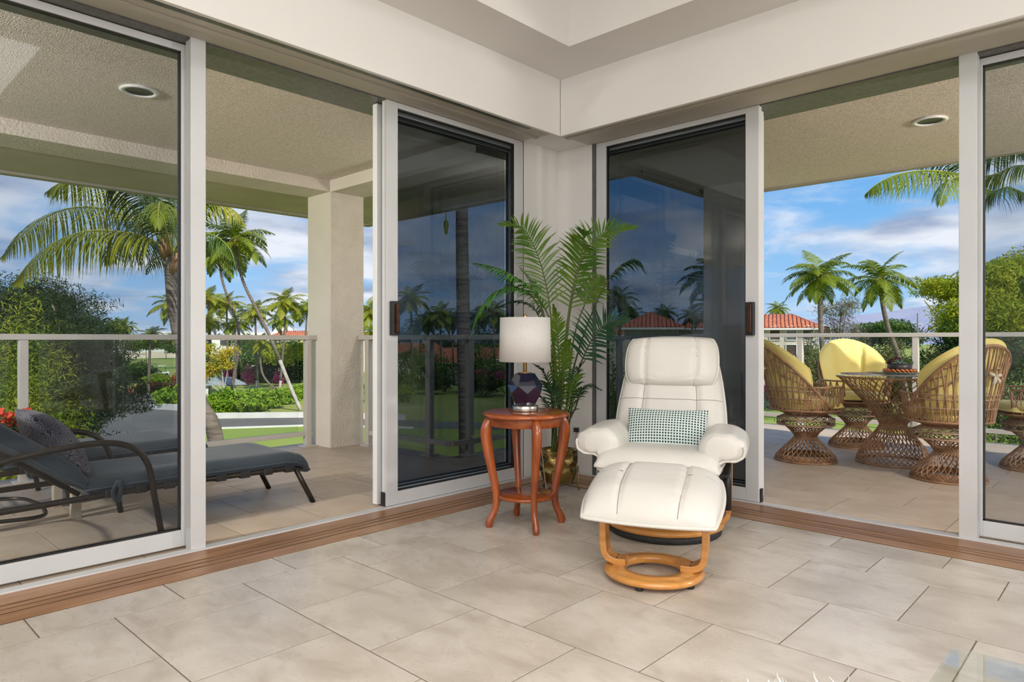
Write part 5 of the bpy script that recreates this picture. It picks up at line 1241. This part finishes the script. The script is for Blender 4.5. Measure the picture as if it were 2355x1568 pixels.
plant('grey_tree', 'thin grey-leaved tree between the two right-hand palms', 'tree', [(1935,720,58,36,36,2),(1955,700,58,34,26,2),(1900,712,58,30,28,2),(1920,760,58,44,30,2),(1965,760,58,26,26,1.6)], 'dry', 6500, 5, aspect=0.22, shell=0.35, trunk=[[(1930, 800), (1930, None)], [(1930, 790), (1910, 720)], [(1931, 790), (1950, 700)], [(1930, 770), (1935, 705)]], tr=0.10, bark='bark')
plant('green_dome_tree', 'dense round-topped green tree behind the leaning palm trunk', 'tree', [(2045,768,80,62,30,5),(2000,778,80,36,22,4),(2095,778,80,34,22,4)], 'dark', 7000, 5.5, extra=[('mid', 2600, [(2045,752,79,60,18,4)], 5.5)])
plant('bare_shrub', 'bare twiggy grey bush left of the yellow-green tree', 'shrub', [(2110,720,40,44,44,1.4),(2150,745,40,40,40,1.4)], 'dry', 2600, 7, aspect=0.06, shell=0.3)
for i, (u, v, d, w, h, m, lab, n) in enumerate(((1915,812,72,44,30,'olive','olive bush behind the far wicker chair',4200),(1975,806,74,40,26,'dry','dry brush beside the far wicker chair, toward the leaning trunk',3000),(2040,815,70,50,30,'olive','olive bush behind the leaning palm trunk',4200),(2020,865,58,34,26,'mid','green bush between the far chair and the succulents',3400),(2105,850,56,44,34,'mid','green bush behind the succulent bowl',3800),(2165,850,52,40,46,'dark','dark bush left of the door post at right',3600),(1862,800,64,24,34,'olive','leafy shrub beside the tiled-roof building',2000),(2300,900,30,80,60,'dark','dark bush low behind the right edge chairs',4200),(2290,985,24,60,30,'bright','bright bush under the bottom rail at right',1600))):
    plant('garden_bush', lab, 'bush', [(u, v, d, w, h, 2.0), (u+w*0.4, v+h*0.3, d+0.5, w*0.6, h*0.7, 1.6)], m, n, 6)
plant('bougainvillea', 'magenta bougainvillea in front of the tiled-roof building', 'shrub', [(1768,884,66,18,12,1),(1790,890,66,14,10,1),(1855,880,66,22,12,1)], 'pink', 1700, 5, extra=[('lime', 900, [(1850,850,66,18,22,1),(1840,880,65,20,16,1)], 5)])
plant('dry_grass', 'clump of dry beige grass in front of the bougainvillea', 'grass', [(1780,908,64,30,14,1),(1840,915,64,30,14,1)], 'dry', 2600, 8, aspect=0.12)
plant('blue_shrub', 'blue-green low shrub beside the lawn left of the wicker chair', 'shrub', [(1770,926,62,22,9,1),(1815,928,62,26,9,1)], 'blue', 1200, 6, aspect=0.2)
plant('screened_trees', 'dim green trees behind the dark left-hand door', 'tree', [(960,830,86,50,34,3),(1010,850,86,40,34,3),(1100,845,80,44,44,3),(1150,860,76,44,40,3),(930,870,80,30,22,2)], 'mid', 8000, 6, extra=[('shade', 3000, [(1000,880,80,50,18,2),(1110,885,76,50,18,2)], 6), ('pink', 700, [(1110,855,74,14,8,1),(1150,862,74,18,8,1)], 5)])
plant('corner_shrub', 'green shrub behind the dark glass left of the recliner headrest', 'shrub', [(1410,830,30,24,50,1),(1420,880,30,22,30,1)], 'mid', 1800, 7)
plant('small_hedge', 'short clipped hedge at the left of the dark door', 'hedge', [(858,880,70,16,12,1),(930,894,70,22,8,1)], 'bright', 900, 6)

# --- buildings
W['pale_wall'] = M('pale_wall', (0.62, 0.55, 0.46), 0.9, var=((0.56, 0.49, 0.41), 0.5, 3)); W['white_wall'] = M('white_wall', (0.74, 0.74, 0.73), 0.85, var=((0.68, 0.68, 0.67), 0.3, 3))
W['clay'] = roof_tile_mat('clay_tiles'); W['pane'] = M('dark_pane', (0.05, 0.055, 0.065), 0.15, var=((0.08, 0.085, 0.095), 0.8, 2)); W['recess'] = M('dark_recess', (0.10, 0.055, 0.045), 0.8, var=((0.07, 0.04, 0.035), 1, 2))
def house(u, d, hw, depth, z_eave, z_top, label, wall='pale_wall', roof=True, windows=(), flat=0.35, over=0.5, turn=0.0, base=GZ):
    c = at(u, 780, d); c.z = base; a = YAW-math.atan((u-1177.5)/1570)+turn; h = z_eave-base
    o = empty('building', c, a, label, 'building')       # local -y looks at the room
    MB().box((-hw, -depth/2, 0), (hw, depth/2, h)).build('walls', W[wall], o)
    if roof:
        W_, D_ = hw+over, depth/2+over; H = z_top-z_eave; fx = W_*flat; T = h
        b = MB().add([(-W_, -D_, T), (W_, -D_, T), (W_, D_, T), (-W_, D_, T), (-fx, -0.02, T+H), (fx, -0.02, T+H), (fx, 0.02, T+H), (-fx, 0.02, T+H)],
                 [(0, 1, 5, 4), (1, 2, 6, 5), (2, 3, 7, 6), (3, 0, 4, 7), (4, 5, 6, 7), (3, 2, 1, 0)])
        r_ = b.build('roof', W['clay'], o); rb = MB(); n = int(W_*2/0.38)
        for k in range(n+1):
            x = -W_+2*W_*k/n; f = 1.0 if abs(x) <= fx else (W_-abs(x))/(W_-fx)
            if f > 0.03: rb.tube([(x, -D_, T+0.05), (x, -D_+f*(D_-0.02), T+0.05+f*H)], 0.085, 5)
        n = int(D_*2/0.38)
        for k in range(n+1):
            y = -D_+2*D_*k/n; f = 1-abs(y)/D_
            if f > 0.03:
                for s in (-1, 1): rb.tube([(s*W_, y, T+0.05), (s*(W_-f*(W_-fx)), y, T+0.05+f*H)], 0.085, 5)
        rr = rb.build('roof_tiles', W['clay'], r_); rr['kind'] = 'stuff'
        MB().box((-W_, -D_, T-0.22), (W_, D_, T-0.02)).build('eave', W['white_wall'], o)
    for (x, z, w, hh, arch, m) in windows:
        z -= base; pts = [(x-w/2, z-hh/2), (x+w/2, z-hh/2), (x+w/2, z+hh/2)]
        if arch: pts += [(x+w/2*math.cos(t), z+hh/2+w*0.30*math.sin(t)) for t in np.linspace(0.3, 2.84, 7)]
        pts.append((x-w/2, z+hh/2)); n = len(pts); y0, y1 = -depth/2-0.03, -depth/2+0.3
        fr = MB().add([(p, y0, q) for p, q in pts], [tuple(range(n))])
        f = fr.build('window', W[m], o)
        fb = MB()
        for i in range(n):
            p, q = pts[i], pts[(i+1) % n]; fb.tube([(p[0], y0-0.02, p[1]), (q[0], y0-0.02, q[1])], 0.06, 4)
        fb.build('window_frame', W['pale_wall'] if wall != 'pale_wall' else W['white_wall'], f)
    return o
wz = [(-2.6+x*1.55, z, 1.0, 1.15, ar, 'pane' if (x+int(z)) % 3 else 'recess') for x in range(6) for z, ar in ((1.55, True), (-0.05, False), (-2.85, True), (-4.4, False))]
house(1770, 74, 4.55, 9, 2.22, 3.75, 'pale three-storey building with an orange tiled roof and arched windows at right', windows=wz, flat=0.42)
house(1497, 68, 2.5, 6, 2.2, 3.7, 'pavilion with an orange hipped tile roof, behind the recliner headrest', flat=0.03, over=0.55)
house(1612, 90, 2.8, 6, 2.5, 3.95, 'second tiled pavilion roof seen in the dark right-hand door', flat=0.05)
house(1400, 84, 3.4, 6, 1.6, 2.9, 'low tiled roof behind the potted palm fronds', flat=0.3)
house(690, 128, 5.0, 8, 1.5, 2.6, 'house with an orange tiled roof just left of the stucco column', flat=0.5)
house(860, 140, 4.4, 8, 1.4, 2.6, 'house with an orange tiled roof right of the stucco column', flat=0.5)
house(960, 120, 5.2, 7, -1.4, 0.5, 'house with an orange roof seen through the dark left-hand door, left of the thick trunk', flat=0.5)
house(1050, 108, 3.4, 7, -2.5, -0.3, 'lower orange roof behind the thick palm trunk', flat=0.5)
house(1140, 118, 4.2, 7, -2.2, -0.4, 'orange roof seen through the dark left-hand door, behind the lamp', flat=0.5)
hw_ = lambda n, z: [(x*4.0-n*2.0+2, z, 2.4, 1.4, False, 'pane') for x in range(n)]
house(392, 320, 9, 12, 4.6, 4.6, 'white flat-roofed hotel wing on the left horizon', wall='white_wall', roof=False, windows=hw_(4, 2.4))
house(600, 260, 12, 12, 3.6, 3.6, 'white flat-roofed building behind the leaning trunks', wall='white_wall', roof=False, windows=hw_(5, 1.6))
house(652, 250, 3.2, 8, 5.4, 5.4, 'small white rooftop block left of the stucco column', wall='white_wall', roof=False)
house(285, 260, 16, 10, 0.9, 0.9, 'long white low building behind the pair of slim palms', wall='white_wall', roof=False, windows=hw_(7, -0.6))
house(540, 165, 5.0, 8, 1.5, 1.5, 'white building behind the S-curved palm trunk', wall='white_wall', roof=False, windows=hw_(2, 0.2))
bw = [gp(180, 826), gp(300, 824), gp(430, 822)]
ribbon('garden_wall', bw, 0.6, 2.2, W['pale_wall'])
# open shelter with a grey roof behind the hedge
sh = gp(505, 922); so_ = empty('shelter', sh, YAW+0.42, 'open garden shelter with a grey roof on white posts behind the hedge', 'shelter')
MB().add([(-2.6, -1.8, 1.75), (2.6, -1.8, 1.75), (2.6, 1.8, 1.75), (-2.6, 1.8, 1.75), (-1.2, 0, 2.5), (1.2, 0, 2.5)], [(0, 1, 5, 4), (1, 2, 5), (2, 3, 4, 5), (3, 0, 4), (3, 2, 1, 0)]).build('roof', M('grey_roof', (0.17, 0.21, 0.23), 0.7, var=((0.30, 0.34, 0.36), 1, 3)), so_)
for sx, sy in ((-1.3, -1.2), (1.3, -1.2), (-1.3, 1.2), (1.3, 1.2)): MB().box((sx-0.22, sy-0.22, 0), (sx+0.22, sy+0.22, 1.76)).build('post', W['curb'], so_, 0.01)
# golf cart
gc = gp(372, 863); go = empty('golf_cart', gc, YAW+0.55, 'white golf cart parked on the far slope', 'golf cart')
W['cart'] = M('cart_white', (0.75, 0.75, 0.74), 0.3, var=((0.70, 0.70, 0.69), 2, 2)); 
MB().add([(-1.15, -0.55, 0.3), (1.15, -0.55, 0.3), (1.15, 0.55, 0.3), (-1.15, 0.55, 0.3), (-1.15, -0.55, 0.75), (0.45, -0.55, 0.55), (1.1, -0.5, 0.72), (-1.15, 0.55, 0.75), (0.45, 0.55, 0.55), (1.1, 0.5, 0.72)], [(0, 1, 6, 5, 4), (3, 7, 8, 9, 2), (1, 2, 9, 6), (4, 5, 8, 7), (5, 6, 9, 8), (0, 4, 7, 3), (3, 2, 1, 0)]).build('body', W['cart'], go, 0.03)
MB().box((-0.95, -0.6, 1.66), (0.65, 0.6, 1.74)).build('roof', W['cart'], go, 0.03)
MB().box((-0.75, -0.5, 0.75), (-0.25, 0.5, 0.88)).box((-0.85, -0.5, 0.8), (-0.72, 0.5, 1.25)).build('seat', W['recess'], go, 0.03)
for x, y in ((-0.9, -0.52), (0.6, -0.52), (-0.9, 0.52), (0.6, 0.52)): MB().tube([(x, y, 0.6), (x-0.05*x, y, 1.68)], 0.025, 6).build('roof_post', W['steel_black'], go)
for x in (-0.75, 0.75):
    for y in (-0.56, 0.56): MB().tube([(x, y-0.08, 0.23), (x, y+0.08, 0.23)], 0.23, 14).build('wheel', W['rubber'], go)
# stop sign
sg = gp(300, 921); s_o = empty('stop_sign', sg, YAW-math.atan((300-1177.5)/1570), 'small red octagonal stop sign beside the parking lot', 'sign')
MB().tube([(0, 0.03, 0), (0, 0.03, 1.0)], 0.03, 8).build('post', W['rail'], s_o)
oc = [(0.30*math.cos(math.radians(22.5+45*k)), 0.30*math.sin(math.radians(22.5+45*k))) for k in range(8)]
for nm, s, y, m in (('border', 1.0, 0.0, W['white']), ('face', 0.93, -0.008, M('sign_red', (0.60, 0.02, 0.02), 0.4, var=((0.52, 0.02, 0.02), 3, 2)))):
    b = MB(); b.add([(x*s, y-0.005, 1.02+z*s) for x, z in oc]+[(x*s, y+0.005, 1.02+z*s) for x, z in oc], [tuple(range(8)), tuple(range(15, 7, -1))]+[(i, 8+i, 8+(i+1) % 8, (i+1) % 8) for i in range(8)]); b.build(nm, m, s_o)
tc_ = bpy.data.curves.new('lettering', 'FONT'); tc_.body = 'STOP'; tc_.size = 0.22; tc_.align_x = 'CENTER'; tc_.align_y = 'CENTER'; tc_.extrude = 0.002
to = bpy.data.objects.new('lettering', tc_); COL.objects.link(to); to.parent = s_o; to.location = (0, -0.017, 1.02); to.rotation_euler = (math.pi/2, 0, 0); tc_.materials.append(W['white'])
bpy.context.view_layer.update()
tm = bpy.data.meshes.new_from_object(to.evaluated_get(bpy.context.evaluated_depsgraph_get())); tm.name = 'lettering'
bpy.data.objects.remove(to); lo_ = link(tm, 'lettering', s_o); lo_.location = (0, -0.017, 1.02); lo_.rotation_euler = (math.pi/2, 0, 0)
# white marker disc on the right-hand lawn
mk = gp(1781, 979); mo = empty('course_marker', mk, YAW-math.atan((1781-1177.5)/1570), 'small white round marker on a stake in the right-hand lawn', 'marker')
MB().tube([(0, 0, 0), (0, 0, 0.22)], 0.025, 8).build('stake', W['steel_black'], mo)
MB().lathe([(0, -0.02), (0.13, -0.02), (0.135, 0), (0.13, 0.02), (0, 0.02)], 24).build('disc', W['white'], mo).rotation_euler = (math.pi/2, 0, 0)
mo.children[-1].location = (0, 0, 0.33)

# ------------------------------------------------------------------ near the right lower corner: glass table and rug edge
ct = empty('glass_table', (-0.05, 1.42, 0), 0, 'glass coffee table corner at the lower right', 'table')
def rrect(x0, x1, y0, y1, r, n=8):
    out = []
    for cx, cy, a0 in ((x1-r, y1-r, 0), (x0+r, y1-r, 90), (x0+r, y0+r, 180), (x1-r, y0+r, 270)):
        out += [(cx+r*math.cos(math.radians(a0+90*k/n)), cy+r*math.sin(math.radians(a0+90*k/n))) for k in range(n+1)]
    return out
ctx0, cty1 = -0.30+0.05, 1.72-1.42
MB().prism(rrect(-0.265, 0.60, -0.70, 0.300, 0.035), 0.388, 0.400).build('glass_top', W['table_glass'], ct)
MB().lathe([(0.0, 0.0), (0.20, 0.0), (0.21, 0.012), (0.20, 0.024), (0.05, 0.03), (0.045, 0.37), (0.10, 0.387), (0.0, 0.387)], 32, c=(0.30, -0.42, 0)).build('pedestal', W['nickel'], ct)
bs = empty('bamboo_bowl', (0.02, 1.62, 0.400), 0, 'small tan wooden bowl on the glass table at the lower right corner', 'bowl')
MB().lathe([(0.0, 0.0), (0.035, 0.0), (0.065, 0.018), (0.075, 0.040), (0.071, 0.040), (0.058, 0.020), (0.0, 0.008)], 36).build('shell', W['honey'], bs)
rg_ = np.random.RandomState(3); n = 2600
a = rg_.rand(n)*6.283; r = np.sqrt(rg_.rand(n))*0.42
cx_, cy_ = gp(2090, 1800, 0.0).x, gp(2090, 1800, 0.0).y
P = np.stack([cx_+r*np.cos(a)*1.2, cy_+r*np.sin(a), np.zeros(n)+0.002], 1); d = rg_.normal(size=(n, 3))*0.012+np.stack([np.cos(a)*0.016, np.sin(a)*0.016, np.full(n, 0.014)], 1); w = rg_.normal(size=(n, 3))*0.0022
V = np.stack([P-w, P+w, P+d+w*0.3, P+d-w*0.3], 1).reshape(-1, 3); V[:, 2] = np.maximum(V[:, 2], 0.001)
rug = link(fast('shag_rug', V, np.arange(n*4).reshape(n, 4), M('white_fleece', (0.80, 0.78, 0.76), 0.9, var=((0.75, 0.73, 0.71), 10, 2))), 'shag_rug'); tag(rug, 'edge of a shaggy white rug at the bottom of the picture', 'rug', kind='stuff')
